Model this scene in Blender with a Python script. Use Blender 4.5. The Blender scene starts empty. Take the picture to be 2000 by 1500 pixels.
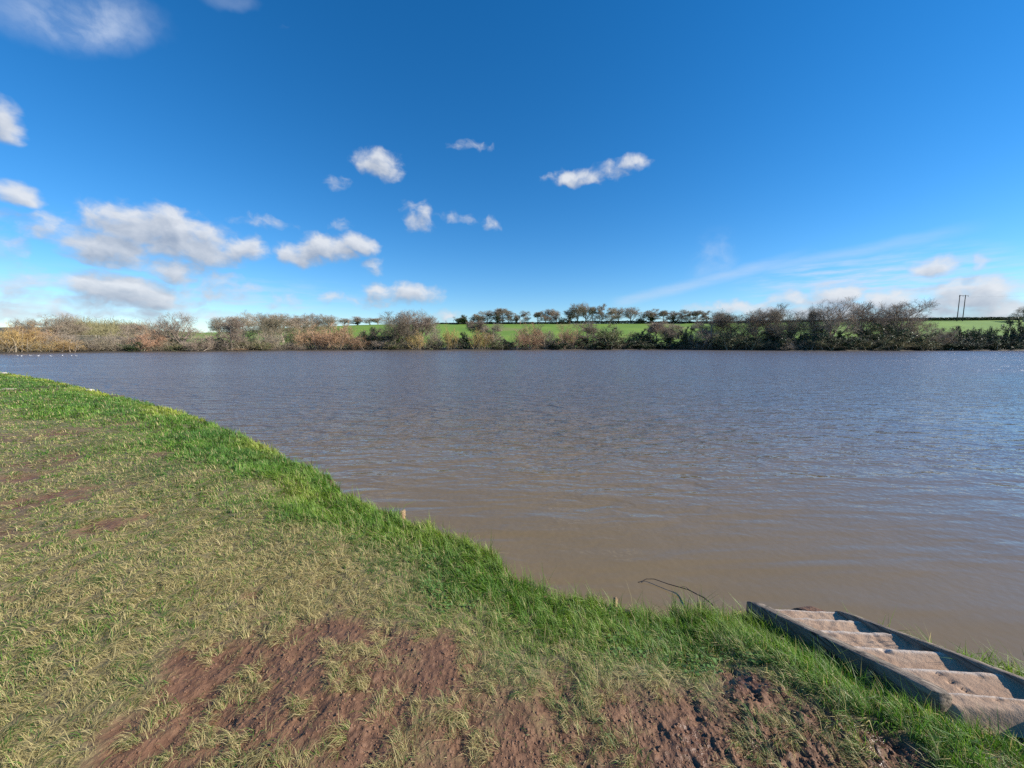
import bpy, math, random
import numpy as np
from mathutils import Vector, Matrix

# ------------------------------------------------------------------ camera, sky, sun, exposure
F, CX, CY = 751.0, 1000.0, 750.0            # focal length and centre in photograph pixels (2000 x 1500)
HORIZON = 671.0
PITCH = math.atan((CY - HORIZON) / F)       # looking slightly down
CAM = np.array([0.0, 0.0, 2.05])            # water is z = 0, the bank about 0.45
SUN_AZ, SUN_EL = math.radians(97), math.radians(31)   # azimuth clockwise from the view direction (+Y)

scene = bpy.context.scene
C = scene.collection
cam_data = bpy.data.cameras.new('camera')
cam_data.sensor_width = 36.0
cam_data.lens = F / 2000.0 * 36.0
cam_data.clip_start, cam_data.clip_end = 0.05, 5000.0
cam = bpy.data.objects.new('camera', cam_data)
cam.location = CAM.tolist()
cam.rotation_euler = (math.pi / 2 - PITCH, 0, 0)
C.objects.link(cam)
scene.camera = cam

scene.view_settings.view_transform = 'Standard'
scene.view_settings.look = 'None'
scene.view_settings.gamma = 1.0
scene.view_settings.use_curve_mapping = False
scene.view_settings.exposure = 0.7
scene.cycles.max_bounces = 6
scene.cycles.diffuse_bounces = 3
scene.cycles.glossy_bounces = 3
scene.cycles.transparent_max_bounces = 8
scene.cycles.use_denoising = False
scene.cycles.sample_clamp_direct = 2.5
scene.cycles.sample_clamp_indirect = 2.5

sun_dir = Vector((math.sin(SUN_AZ) * math.cos(SUN_EL), math.cos(SUN_AZ) * math.cos(SUN_EL), math.sin(SUN_EL)))
sun_data = bpy.data.lights.new('sun', 'SUN')
sun_data.energy = 5.0
sun_data.angle = math.radians(0.5)
sun_data.color = (1.0, 0.93, 0.82)
sun = bpy.data.objects.new('sun', sun_data)
sun.rotation_euler = sun_dir.to_track_quat('Z', 'Y').to_euler()
sun.location = (60, -10, 60)
C.objects.link(sun)

def cam_axes():
    fwd = np.array([0, math.cos(PITCH), -math.sin(PITCH)])
    up = np.array([0, math.sin(PITCH), math.cos(PITCH)])
    return np.array([1.0, 0, 0]), up, fwd
_R, _U, _Fw = cam_axes()
def ray(px, py):
    return _R * (px - CX) / F + _U * (CY - py) / F + _Fw
def on_z(px, py, z):
    d = ray(px, py); return CAM + d * ((z - CAM[2]) / d[2])
def on_y(px, py, y):
    d = ray(px, py); return CAM + d * (y / d[1])

class NT:
    """small helper to write node trees"""
    def __init__(self, tree): self.t = tree
    def n(self, typ, **kw):
        nd = self.t.nodes.new(typ)
        for k, v in kw.items():
            if k.startswith('i_'):
                nd.inputs[k[2:].replace('_', ' ')].default_value = v
            else: setattr(nd, k, v)
        return nd
    def l(self, a, b): self.t.links.new(a, b)
    def val(self, x, sock):
        if hasattr(x, 'is_output'): self.l(x, sock)
        else: sock.default_value = x
    def m(self, op, a, b=0.0, c=0.0, clamp=False):
        nd = self.n('ShaderNodeMath', operation=op, use_clamp=clamp)
        self.val(a, nd.inputs[0]); self.val(b, nd.inputs[1])
        if op in ('MULTIPLY_ADD', 'SMOOTH_MAX', 'SMOOTH_MIN'): self.val(c, nd.inputs[2])
        return nd.outputs[0]
    def v(self, op, a, b=(0, 0, 0), out=0):
        nd = self.n('ShaderNodeVectorMath', operation=op)
        self.val(a, nd.inputs[0])
        if op != 'LENGTH': self.val(b, nd.inputs[1])
        return nd.outputs['Value'] if op in ('LENGTH', 'DOT_PRODUCT') else nd.outputs[0]
    def rng(self, x, a, b, c=0.0, d=1.0, smooth=True):
        nd = self.n('ShaderNodeMapRange', interpolation_type='SMOOTHSTEP' if smooth else 'LINEAR')
        self.val(x, nd.inputs['Value'])
        for k, q in zip(('From Min', 'From Max', 'To Min', 'To Max'), (a, b, c, d)): self.val(q, nd.inputs[k])
        return nd.outputs[0]
    def noise(self, vec, scale, detail=4, rough=0.55, dist=0.0):
        nd = self.n('ShaderNodeTexNoise')
        if vec is not None: self.l(vec, nd.inputs['Vector'])
        nd.inputs['Scale'].default_value = scale; nd.inputs['Detail'].default_value = detail
        nd.inputs['Roughness'].default_value = rough; nd.inputs['Distortion'].default_value = dist
        return nd.outputs['Fac']
    def mix(self, fac, a, b):
        nd = self.n('ShaderNodeMix', data_type='RGBA')
        self.val(fac, nd.inputs[0]); self.val(a, nd.inputs[6]); self.val(b, nd.inputs[7])
        return nd.outputs[2]

def make_world():
    w = bpy.data.worlds.new('World'); scene.world = w; w.use_nodes = True
    T = NT(w.node_tree); w.node_tree.nodes.clear()
    sky = T.n('ShaderNodeTexSky', sky_type='NISHITA')
    sky.sun_disc = False
    sky.sun_elevation = SUN_EL; sky.sun_rotation = SUN_AZ
    sky.altitude = 0; sky.air_density = 1.0; sky.dust_density = 0.0; sky.ozone_density = 6.0
    hs = T.n('ShaderNodeHueSaturation'); hs.inputs['Saturation'].default_value = 1.245; hs.inputs['Value'].default_value = 1.0
    T.l(sky.outputs[0], hs.inputs['Color'])
    tc = T.n('ShaderNodeTexCoord'); D = T.v('NORMALIZE', tc.outputs['Generated'])
    sp = T.n('ShaderNodeSeparateXYZ'); T.l(D, sp.inputs[0])
    az = T.m('ARCTAN2', sp.outputs[0], sp.outputs[1])            # azimuth from +Y
    el = T.m('ARCSINE', sp.outputs[2])
    cb = T.n('ShaderNodeCombineXYZ'); T.l(az, cb.inputs[0]); T.l(el, cb.inputs[1])
    P = cb.outputs[0]
    # a cloud field over azimuth/elevation: clouds listed by where they stand in the sky, roughened by noise
    def angles(px, py):
        d = ray(px, py); return math.atan2(d[0], d[1]), math.atan2(d[2], math.hypot(d[0], d[1]))
    clouds = [  # px, py, half width, half height, weight
        (5, 240, 48, 44, 1.0), (40, 380, 55, 24, 1.0), (90, 442, 105, 30, .85),
        (20, 480, 55, 26, .7), (310, 455, 150, 58, 1.4), (220, 485, 105, 42, 1.3), (390, 480, 90, 48, 1.3), (478, 488, 48, 32, 1.0),
        (345, 528, 66, 30, 1.0), (250, 572, 150, 38, 1.4), (170, 585, 80, 26, .95), (60, 560, 90, 40, .7), (440, 562, 62, 30, .8),
        (590, 497, 55, 27, 1.3), (640, 484, 66, 30, 1.4), (700, 476, 46, 22, 1.3), (742, 322, 54, 31, 1.1), (790, 572, 92, 24, 1.0), (735, 590, 52, 14, .8),
        (820, 425, 36, 30, .75), (890, 426, 52, 11, .6), (510, 433, 58, 14, .7), (960, 438, 18, 14, .6), (655, 355, 24, 14, .6), (665, 440, 26, 12, .6), (640, 586, 34, 16, .6), (550, 588, 40, 16, .6),
        (925, 289, 46, 11, .6), (730, 516, 24, 16, .55), (1125, 345, 72, 18, .95), (1170, 338, 60, 17, .8), (1235, 320, 42, 17, .9),
        (1640, 573, 66, 24, 1.3), (1830, 520, 60, 20, 1.0), (1910, 514, 26, 16, .95), (1560, 588, 70, 20, .95), (1740, 585, 90, 26, 1.25), (1900, 580, 130, 40, 1.3),
        (1420, 602, 110, 18, .9), (1600, 612, 240, 24, 1.0), (1900, 614, 240, 36, 1.1), (870, 618, 40, 12, .85), (300, 612, 220, 18, .8), (30, 608, 130, 20, .9)]
    away = T.rng(T.m('ABSOLUTE', az), .98, 1.2)
    lowband = T.m('MULTIPLY', T.rng(el, .55, .12), away)
    def density(off):
        Q = T.v('ADD', P, off)
        wq = T.n('ShaderNodeTexNoise'); T.l(Q, wq.inputs['Vector'])
        for k, v in (('Scale', 16.0), ('Detail', 3.0), ('Roughness', .55)): wq.inputs[k].default_value = v
        warp = T.v('MULTIPLY', T.v('SUBTRACT', wq.outputs['Color'], (.5, .5, .5)), (.05, .034, 0))
        PW = T.v('ADD', Q, warp)
        cov = None
        for px, py, a, b, wt in clouds:
            wt = wt - .22 if wt < .9 else wt
            c = angles(px, py); e = angles(px + a, py); g = angles(px, py - b)
            ra = abs(e[0] - c[0]) * 1.02; rb = abs(g[1] - c[1]) * 1.1
            q = T.v('MULTIPLY', T.v('SUBTRACT', PW, (c[0], c[1], 0)), (1 / ra, 1 / rb, 0))
            m = T.m('MULTIPLY_ADD', T.v('DOT_PRODUCT', q, q), -wt, wt)
            cov = m if cov is None else T.m('MAXIMUM', cov, m)
        cov = T.m('MAXIMUM', cov, -0.6)
        # the same kind of small cumulus goes on round the rest of the horizon
        gen = T.m('MULTIPLY_ADD', T.noise(T.v('ADD', T.v('MULTIPLY', D, (1, 1, 2.6)), (0, 0, off[1] * 2.6)), 5.0, 3), 5.0, -2.75)
        gen = T.m('MULTIPLY_ADD', T.m('SUBTRACT', gen, -.6), lowband, -.6)
        cov = T.m('MAXIMUM', cov, gen)
        fine = T.noise(T.v('MULTIPLY', PW, (1, 1.35, 0)), 25.0, 6, .53)
        return T.m('MULTIPLY_ADD', cov, 1.25, T.m('MULTIPLY_ADD', fine, 3.0, -1.62)), warp, PW
    dens, warp, PW = density((0, 0, 0))
    toward, _, _ = density((.010, .022, 0))            # a little towards the sun
    alpha = T.rng(dens, -.25, 1.35)
    # wispy high cloud: a soft patch top left and thin streaks low on the right
    def soft(px, py, a, b, rot=0.0, k=1.0):
        c = angles(px, py); e = angles(px + a, py); g = angles(px, py - b)
        rot = rot + math.atan2(e[1] - c[1], e[0] - c[0])
        q = T.v('SUBTRACT', PW, (c[0], c[1], 0))
        r = T.n('ShaderNodeVectorRotate', rotation_type='Z_AXIS'); T.l(q, r.inputs['Vector']); r.inputs['Angle'].default_value = -rot
        q = T.v('MULTIPLY', r.outputs[0], (1 / math.hypot(e[0] - c[0], e[1] - c[1]), 1 / abs(g[1] - c[1]), 0))
        return T.m('MULTIPLY', T.rng(T.v('LENGTH', q), 1.15, .15), k)
    wn = T.noise(T.v('MULTIPLY', PW, (1, 1.2, 0)), 13.0, 6, .6)
    wisp = T.m('MULTIPLY', soft(165, 40, 165, 66, 0, .9), T.rng(wn, .3, .7, .15, .8))
    wisp = T.m('MAXIMUM', wisp, T.m('MULTIPLY', soft(450, 0, 60, 25, 0, .35), wn))
    st = T.noise(T.v('MULTIPLY', P, (1.2, 9, 0)), 9.0, 5, .6)
    pa, pb = angles(1200, 592), angles(1860, 452)
    pm = angles(1530, 512)
    def streak(p0, p1, width, k):
        dx, dy = p1[0] - p0[0], p1[1] - p0[1]; L = math.hypot(dx, dy)
        q = T.v('SUBTRACT', T.v('ADD', P, T.v('MULTIPLY', warp, (.25, .25, 0))), (p0[0], p0[1], 0))
        s = T.v('DOT_PRODUCT', q, (dx / L / L, dy / L / L, 0)); t = T.v('DOT_PRODUCT', q, (-dy / L, dx / L, 0))
        across = T.rng(T.m('ABSOLUTE', t), width, 0.0)
        along = T.m('MULTIPLY', T.rng(s, -.05, .08), T.rng(s, 1.1, .75))
        return T.m('MULTIPLY', T.m('MULTIPLY', across, along), k)
    wisp = T.m('MAXIMUM', wisp, T.m('MULTIPLY', streak(pa, angles(1560, 500), .020, .42), T.rng(st, .2, .7, .5, 1)))
    wisp = T.m('MAXIMUM', wisp, T.m('MULTIPLY', streak(angles(1480, 525), angles(1900, 446), .017, .30), T.rng(st, .2, .7, .5, 1)))
    wisp = T.m('MAXIMUM', wisp, T.m('MULTIPLY', soft(1395, 505, 55, 65, 0, .3), T.rng(wn, .3, .7)))
    wisp = T.m('MAXIMUM', wisp, T.m('MULTIPLY', soft(1720, 555, 460, 75, .03, .9), T.rng(st, .34, .72)))
    wisp = T.m('MAXIMUM', wisp, T.m('MULTIPLY', soft(300, 585, 480, 60, 0, .55), T.rng(st, .38, .75)))
    low = T.m('MULTIPLY', T.rng(el, .10, .0), .16)
    wisp = T.m('MAXIMUM', wisp, low)
    # light on the clouds: bright towards the sun, grey where thick and below
    lit = T.m('MULTIPLY_ADD', T.m('SUBTRACT', dens, T.m('MAXIMUM', toward, -.2)), .40, .36, clamp=True)
    lit = T.m('MULTIPLY_ADD', T.rng(dens, .7, 2.0), -.18, lit, clamp=True)
    ccol = T.mix(lit, (2.2, 2.6, 3.3, 1), (5.2, 5.35, 5.6, 1))
    col = T.mix(wisp, hs.outputs[0], (4.0, 4.6, 5.6, 1))
    col = T.mix(T.m('MULTIPLY', alpha, .93), col, ccol)
    bg = T.n('ShaderNodeBackground'); bg.inputs['Strength'].default_value = 0.100
    T.l(col, bg.inputs['Color'])
    out = T.n('ShaderNodeOutputWorld'); T.l(bg.outputs[0], out.inputs[0])
make_world()

# ------------------------------------------------------------------ helpers
rng = np.random.default_rng(11)
random.seed(5)

def _hash(ix, iy, seed):
    h = ix.astype(np.int64).astype(np.uint64) * np.uint64(0x9E3779B97F4A7C15) + iy.astype(np.int64).astype(np.uint64) * np.uint64(0xC2B2AE3D27D4EB4F) + np.uint64((seed * 0x165667B19E3779F9 + 12345) & 0xffffffffffffffff)
    h ^= h >> np.uint64(33); h *= np.uint64(0xff51afd7ed558ccd); h ^= h >> np.uint64(29); h *= np.uint64(0xc4ceb9fe1a85ec53); h ^= h >> np.uint64(32)
    return (h & np.uint64(0xffffff)).astype(np.float64) / 16777215.0
def vnoise(x, y, seed=0):
    ix, iy = np.floor(x), np.floor(y); fx, fy = x - ix, y - iy
    fx = fx * fx * (3 - 2 * fx); fy = fy * fy * (3 - 2 * fy)
    a, b = _hash(ix, iy, seed), _hash(ix + 1, iy, seed); c, d = _hash(ix, iy + 1, seed), _hash(ix + 1, iy + 1, seed)
    return (a * (1 - fx) + b * fx) * (1 - fy) + (c * (1 - fx) + d * fx) * fy
def fbm(x, y, seed=0, octv=4, gain=.5):
    s, a, t = 0.0, 1.0, 0.0
    for o in range(octv):
        s = s + a * vnoise(x * 2 ** o + 17.3 * o, y * 2 ** o - 9.1 * o, seed + o); t += a; a *= gain
    return s / t
def sstep(x, a, b):
    t = np.clip((x - a) / (b - a), 0, 1); return t * t * (3 - 2 * t)

def mesh_np(name, verts, faces, mat, smooth=False, attrs=None):
    """verts (N,3); faces: list of (M,k) int arrays; attrs: name -> (N,) or (N,4)"""
    me = bpy.data.meshes.new(name)
    verts = np.ascontiguousarray(verts, dtype=np.float32)
    me.vertices.add(len(verts)); me.vertices.foreach_set('co', verts.ravel())
    faces = [np.asarray(f, dtype=np.int32) for f in faces if len(f)]
    loops = np.concatenate([f.ravel() for f in faces]); sizes = np.concatenate([np.full(len(f), f.shape[1], np.int32) for f in faces])
    me.loops.add(len(loops)); me.loops.foreach_set('vertex_index', loops)
    me.polygons.add(len(sizes)); me.polygons.foreach_set('loop_start', np.concatenate([[0], np.cumsum(sizes)[:-1]]).astype(np.int32))
    me.update(calc_edges=True); me.validate()
    if smooth: me.polygons.foreach_set('use_smooth', np.ones(len(sizes), bool))
    for k, a in (attrs or {}).items():
        a = np.asarray(a, np.float32)
        if a.ndim == 1:
            at = me.attributes.new(k, 'FLOAT', 'POINT'); at.data.foreach_set('value', a)
        else:
            at = me.attributes.new(k, 'FLOAT_COLOR', 'POINT'); at.data.foreach_set('color', a.ravel())
    if mat: me.materials.append(mat)
    return me
def link(name, data, parent=None, loc=None):
    o = bpy.data.objects.new(name, data); C.objects.link(o)
    if parent: o.parent = parent
    if loc is not None: o.location = [float(q) for q in loc]
    return o
def tag(o, label=None, cat=None, group=None, kind=None):
    for k, v in (('label', label), ('category', cat), ('group', group), ('kind', kind)):
        if v: o[k] = v
    return o
def material(name, fn):
    m = bpy.data.materials.new(name); m.use_nodes = True; m.node_tree.nodes.clear()
    T = NT(m.node_tree); out = T.n('ShaderNodeOutputMaterial'); fn(T, out); return m
def principled(T, out, **kw):
    b = T.n('ShaderNodeBsdfPrincipled')
    for k, v in kw.items():
        s = b.inputs[k.replace('_', ' ')]
        T.val(v, s)
    T.l(b.outputs[0], out.inputs[0]); return b

def tubes(P, Rr, sides):
    """P (N,K,3) polylines, Rr (N,K) radii -> verts, quads"""
    N, K, _ = P.shape
    t = np.gradient(P, axis=1); t /= np.linalg.norm(t, axis=2, keepdims=True) + 1e-9
    ref = np.where(np.abs(t[..., 2:3]) > .9, np.array([1.0, 0, 0]), np.array([0, 0, 1.0]))
    a = np.cross(t, ref); a /= np.linalg.norm(a, axis=2, keepdims=True) + 1e-9
    b = np.cross(t, a)
    ang = np.arange(sides) * 2 * np.pi / sides
    V = P[:, :, None, :] + Rr[:, :, None, None] * (a[:, :, None, :] * np.cos(ang)[None, None, :, None] + b[:, :, None, :] * np.sin(ang)[None, None, :, None])
    base = (np.arange(N) * K * sides)[:, None, None]; k = (np.arange(K - 1) * sides)[None, :, None]; s = np.arange(sides)[None, None, :]; s2 = (s + 1) % sides
    q = np.stack([base + k + s, base + k + s2, base + k + sides + s2, base + k + sides + s], -1).reshape(-1, 4)
    return V.reshape(-1, 3), q
def ribbons(P, W):
    """P (N,K,3), W (N,K) half widths; flat strips turned at random"""
    N, K, _ = P.shape
    t = np.gradient(P, axis=1); r = rng.normal(size=(N, 1, 3)); a = np.cross(t, r); a /= np.linalg.norm(a, axis=2, keepdims=True) + 1e-9
    V = np.stack([P - a * W[..., None], P + a * W[..., None]], 2)
    base = (np.arange(N) * K * 2)[:, None]; k = (np.arange(K - 1) * 2)[None, :]
    q = np.stack([base + k, base + k + 1, base + k + 3, base + k + 2], -1).reshape(-1, 4)
    return V.reshape(-1, 3), q
def cat_geo(parts):
    vs, fs, off = [], [], 0
    for v, f in parts: vs.append(v); fs.append(f + off); off += len(v)
    return np.concatenate(vs), np.concatenate(fs)

# ------------------------------------------------------------------ near shoreline (edge of the grassy bank), in metres
EDGE = [(-420, 676, .35), (-150, 706, .38), (0, 727, .38), (100, 743, .36), (170, 759, .34), (240, 776, .33), (330, 797, .33), (430, 832, .33), (500, 861, .33),
        (570, 897, .33), (640, 932, .33), (690, 972, .32), (780, 1007, .32), (890, 1050, .32), (965, 1083, .31), (988, 1116, .30), (1040, 1143, .28),
        (1090, 1166, .27), (1170, 1176, .24), (1235, 1192, .19), (1275, 1206, .15), (1310, 1197, .15), (1380, 1184, .15), (1455, 1184, .13)]
edge_pts = [on_z(*e) for e in EDGE]
edge_pts[0] = np.array([-75.0, 44.0, .35])
edge_pts = [np.array([-160.0, 62.0, .35])] + edge_pts + [np.array(p) for p in
           [(1.86, 2.72, .10), (2.10, 2.62, .08), (2.26, 2.42, .08), (2.36, 2.14, .12), (2.56, 1.93, .15), (3.1, 1.85, .17), (4.2, 1.5, .2), (8, -.5, .3), (30, -14, .33), (120, -60, .33)]]
def resample(pts, n=8):
    out = []
    for i in range(len(pts) - 1):
        p0, p1, p2, p3 = pts[max(i - 1, 0)], pts[i], pts[i + 1], pts[min(i + 2, len(pts) - 1)]
        for k in range(n):
            t = k / n
            m1, m2 = (p2 - p0) * .35, (p3 - p1) * .35
            L = np.linalg.norm(p2 - p1)
            for m in (m1, m2):
                q = np.linalg.norm(m)
                if q > L: m *= L / q
            h = (2*t**3-3*t*t+1)*p1 + (t**3-2*t*t+t)*m1 + (-2*t**3+3*t*t)*p2 + (t**3-t*t)*m2
            out.append(h)
    out.append(pts[-1]); return np.array(out)
SH = resample(edge_pts, 5)
def shore_dist(x, y):
    """signed distance inland (+) and height of the nearest bank edge"""
    x = np.asarray(x, float); y = np.asarray(y, float)
    best = np.full(x.shape, 1e9); sg = np.ones(x.shape); ze = np.zeros(x.shape)
    for a, b in zip(SH[:-1], SH[1:]):
        dx, dy = b[0] - a[0], b[1] - a[1]; L2 = dx * dx + dy * dy + 1e-12
        t = np.clip(((x - a[0]) * dx + (y - a[1]) * dy) / L2, 0, 1)
        ex, ey = x - a[0] - t * dx, y - a[1] - t * dy
        d = ex * ex + ey * ey; m = d < best
        cr = dx * (y - a[1]) - dy * (x - a[0])
        best = np.where(m, d, best); sg = np.where(m, np.where(cr > 0, -1.0, 1.0), sg); ze = np.where(m, a[2] + t * (b[2] - a[2]), ze)
    return np.sqrt(best) * sg, ze

# the steps: near beam A (low end) -> B (top end), far beam parallel
ST_A, ST_B = np.array([1.765, 2.66, .15]), np.array([1.985, 1.57, .50])
ST_DIR = (ST_A - ST_B); ST_LEN = np.linalg.norm(ST_DIR[:2]); ST_D2 = ST_DIR[:2] / ST_LEN          # downhill
ST_N2 = np.array([-ST_D2[1], ST_D2[0]]) * -1                                                     # towards the far beam
if ST_N2[0] < 0: ST_N2 = -ST_N2
ST_SLOPE = ST_DIR[2] / ST_LEN
def step_uv(x, y):
    return (x - ST_B[0]) * ST_D2[0] + (y - ST_B[1]) * ST_D2[1], (x - ST_B[0]) * ST_N2[0] + (y - ST_B[1]) * ST_N2[1]

MUD = [(450, 1335, .30, 1), (600, 1285, .28, 1), (560, 1235, .16, .7), (740, 1290, .22, .95), (850, 1335, .26, .9), (930, 1400, .3, .8), (1020, 1470, .3, .9), (1160, 1430, .25, .7),
       (1330, 1410, .26, .95), (1080, 1370, .2, .85), (1230, 1390, .2, .85), (1240, 1480, .25, .9), (1100, 1490, .25, .9), (1400, 1480, .25, 1.0), (1480, 1340, .16, .95), (1500, 1430, .24, 1.1), (1620, 1470, .2, 1.0), (1740, 1480, .14, .6), (700, 1440, .28, 1), (520, 1450, .3, 1), (350, 1440, .22, .8), (830, 1240, .16, .5),
       (250, 1500, .3, .8), (420, 1560, .5, .9), (1000, 1600, .5, .9), (1950, 1490, .12, .4),
       (490, 1175, .09, .8), (630, 1145, .09, .7), (640, 1200, .1, .5), (200, 1030, .25, .7), (180, 970, .3, .6), (280, 1010, .18, .6), (100, 900, .5, .65), (60, 930, .4, .6), (245, 830, .3, .7), (215, 825, .3, .6),
       (330, 890, .25, .6), (100, 850, .7, .7), (20, 860, .7, .6), (60, 762, 1.5, .6), (150, 960, .3, .7), (240, 945, .2, .6), (120, 1130, .2, .5), (30, 1060, .3, .5), (40, 990, .3, .6), (380, 1290, .14, .7),
       (940, 1100, .10, .45), (870, 1083, .06, .5), (985, 1105, .06, .6), (1450, 1215, .08, .5), (1150, 1185, .06, .5)]
mud_w = [(on_z(a, b, .43), r, w * (1.0 if b < 1250 else 1.12)) for a, b, r, w in MUD]
def mud_amount(x, y):
    n = fbm(x * 3.1, y * 3.1, 3, 4); n2 = fbm(x * 9, y * 9, 9, 3)
    s = np.zeros(np.shape(x))
    for p, r, w in mud_w:
        s = np.maximum(s, w * np.exp(-((x - p[0]) ** 2 + (y - p[1]) ** 2) / (r * r * 1.3)))
    d, _ = shore_dist(x, y)
    g = sstep(fbm(x * .9 + 5, y * 1.7, 21, 4), .52, .70) * sstep(d, 1.4, 3.2) * .55     # trodden streaks further off
    s = np.maximum(s, g)
    return np.clip(sstep(s + (n - .5) * .75 + (n2 - .5) * .55, .20, .82), 0, 1)
def bank_z(x, y, fine=True):
    d, ze = shore_dist(x, y)
    r = np.hypot(x, y)
    w = (fbm(x * 2.2, y * 2.2, 31, 3) - .5) * .16 * sstep(r, 0, 3)
    dd = d + w * sstep(d, .9, .0)
    z = ze + (.45 - ze) * sstep(dd, -.05, 1.05)
    z = z + (fbm(x * 1.3, y * 1.3, 41, 4) - .5) * .10 * sstep(dd, .0, .8)
    z = np.where(dd < .04, ze + (dd - .04) * 2.2, z)
    z = np.maximum(z, -.45 + .02 * dd)
    u, v = step_uv(x, y)
    beam = ST_B[2] + u * ST_SLOPE
    near = sstep(v, -.50, -.14) * sstep(v, .95, .55) * sstep(u + .5 * np.maximum(v, 0), .0, .16) * sstep(u, ST_LEN + .35, ST_LEN)
    z = z * (1 - near) + (beam - .115) * near                                    # ground runs down beside the beams
    inside = (v > -.07) & (v < .43) & (u > .12 - .5 * v) & (u < ST_LEN + .3)
    z = np.where(inside, np.minimum(z, beam - .21), z)
    if fine:
        m = mud_amount(x, y)
        q = fbm(x * 16, y * 11, 51, 3); q2 = np.abs(fbm(x * 34 + 3 * q, y * 22, 61, 3) - .5) * 2
        rough = sstep(x, .45, 1.25) * sstep(r, 3.5, 1.6)                           # churned mud towards the steps
        cr = fbm(x * 62, y * 62, 71, 2); hole = sstep(fbm(x * 5.5 + 9, y * 5.5, 73, 2), .60, .74)
        z = z + m * (dd > .1) * ((cr - .5) * (.012 + .016 * rough) - hole * (.010 + .026 * rough))
        z = z + m * (dd > .1) * ((q - .5) * (.010 + .050 * rough) + (q2 - .35) * (.006 + .024 * rough) - .012)
        return z, d, m
    return z

# ------------------------------------------------------------------ water
def water_mat(T, out):
    P0 = T.n('ShaderNodeTexCoord').outputs['Object']
    sp = T.n('ShaderNodeSeparateXYZ'); T.l(P0, sp.inputs[0])
    r = T.v('LENGTH', P0)
    wob = T.noise(P0, .11, 3, .5)
    rr = T.m('MULTIPLY_ADD', wob, 10.0, T.m('SUBTRACT', r, 5.0))
    rightward = T.rng(T.m('DIVIDE', sp.outputs[0], T.m('MAXIMUM', sp.outputs[1], .5)), .0, 1.0)
    gust = T.rng(T.noise(T.v('MULTIPLY', P0, (.5, 1, 1)), .16, 3, .6), .3, .7, .65, 1.25)
    calm = T.m('MULTIPLY', T.rng(rr, 2.5, 13.0, .06, 1.0), T.m('MULTIPLY_ADD', T.m('MULTIPLY', rightward, T.rng(r, 60, 15)), -.70, 1.0))
    calm = T.m('MULTIPLY', calm, gust)
    def height(P):
        # wind ripples, long across the wind; finer ones ride on them; a low swell near the right bank
        q = T.n('ShaderNodeMapping'); T.l(P, q.inputs['Vector']); q.inputs['Rotation'].default_value = (0, 0, math.radians(14)); q.inputs['Scale'].default_value = (.62, 1.5, 1)
        a = T.noise(q.outputs[0], 1.3, 2, .5, .6)
        b = T.noise(q.outputs[0], 3.8, 2, .55, .4)
        q2 = T.n('ShaderNodeMapping'); T.l(P, q2.inputs['Vector']); q2.inputs['Rotation'].default_value = (0, 0, math.radians(-24)); q2.inputs['Scale'].default_value = (.42, 2.2, 1)
        c = T.noise(q2.outputs[0], .9, 2, .5, .3)
        f = T.noise(P, 13.0, 1, .5)
        h = T.m('ADD', T.m('MULTIPLY', a, .24), T.m('MULTIPLY', b, .12))
        h = T.m('MULTIPLY', T.m('ADD', h, T.m('MULTIPLY', f, .02)), calm)
        h = T.m('ADD', h, T.m('MULTIPLY', c, .045))
        return T.m('ADD', h, T.m('MULTIPLY', f, .0016))
    e = .015
    h0, hx, hy = height(P0), height(T.v('ADD', P0, (e, 0, 0))), height(T.v('ADD', P0, (0, e, 0)))
    cb = T.n('ShaderNodeCombineXYZ'); T.l(T.m('MULTIPLY', T.m('SUBTRACT', h0, hx), 1 / e), cb.inputs[0]); T.l(T.m('MULTIPLY_ADD', calm, -.15, T.m('MULTIPLY', T.m('SUBTRACT', h0, hy), 1 / e)), cb.inputs[1])   # wind drives the steep wave faces towards the near bank
    cb.inputs[2].default_value = 1
    silt = T.noise(P0, .25, 4, .6)
    col = T.mix(silt, (.142, .104, .055, 1), (.18, .133, .072, 1))
    col = T.mix(T.rng(rr, 4, 16), col, T.mix(silt, (.108, .088, .072, 1), (.138, .113, .09, 1)))     # silt stirred up along the bank
    b_ = principled(T, out, Base_Color=col, Roughness=T.m('MULTIPLY_ADD', T.m('MINIMUM', calm, 1.0), .16, .07), IOR=1.36, Specular_Tint=(.92, .86, 1.0, 1), Specular_IOR_Level=T.m('MULTIPLY_ADD', T.m('MINIMUM', calm, 1.0), 1.3, .5))   # unresolved ripples act as roughness
    T.l(T.v('NORMALIZE', cb.outputs[0]), b_.inputs['Normal'])
water = link('water', mesh_np('water', np.array([(-900, -300, 0), (900, -300, 0), (900, 900, 0), (-900, 900, 0)], float), [np.array([[0, 1, 2, 3]])], material('lake_water', water_mat)))
tag(water, 'brown lake water ruffled blue by the wind', kind='structure')

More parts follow.
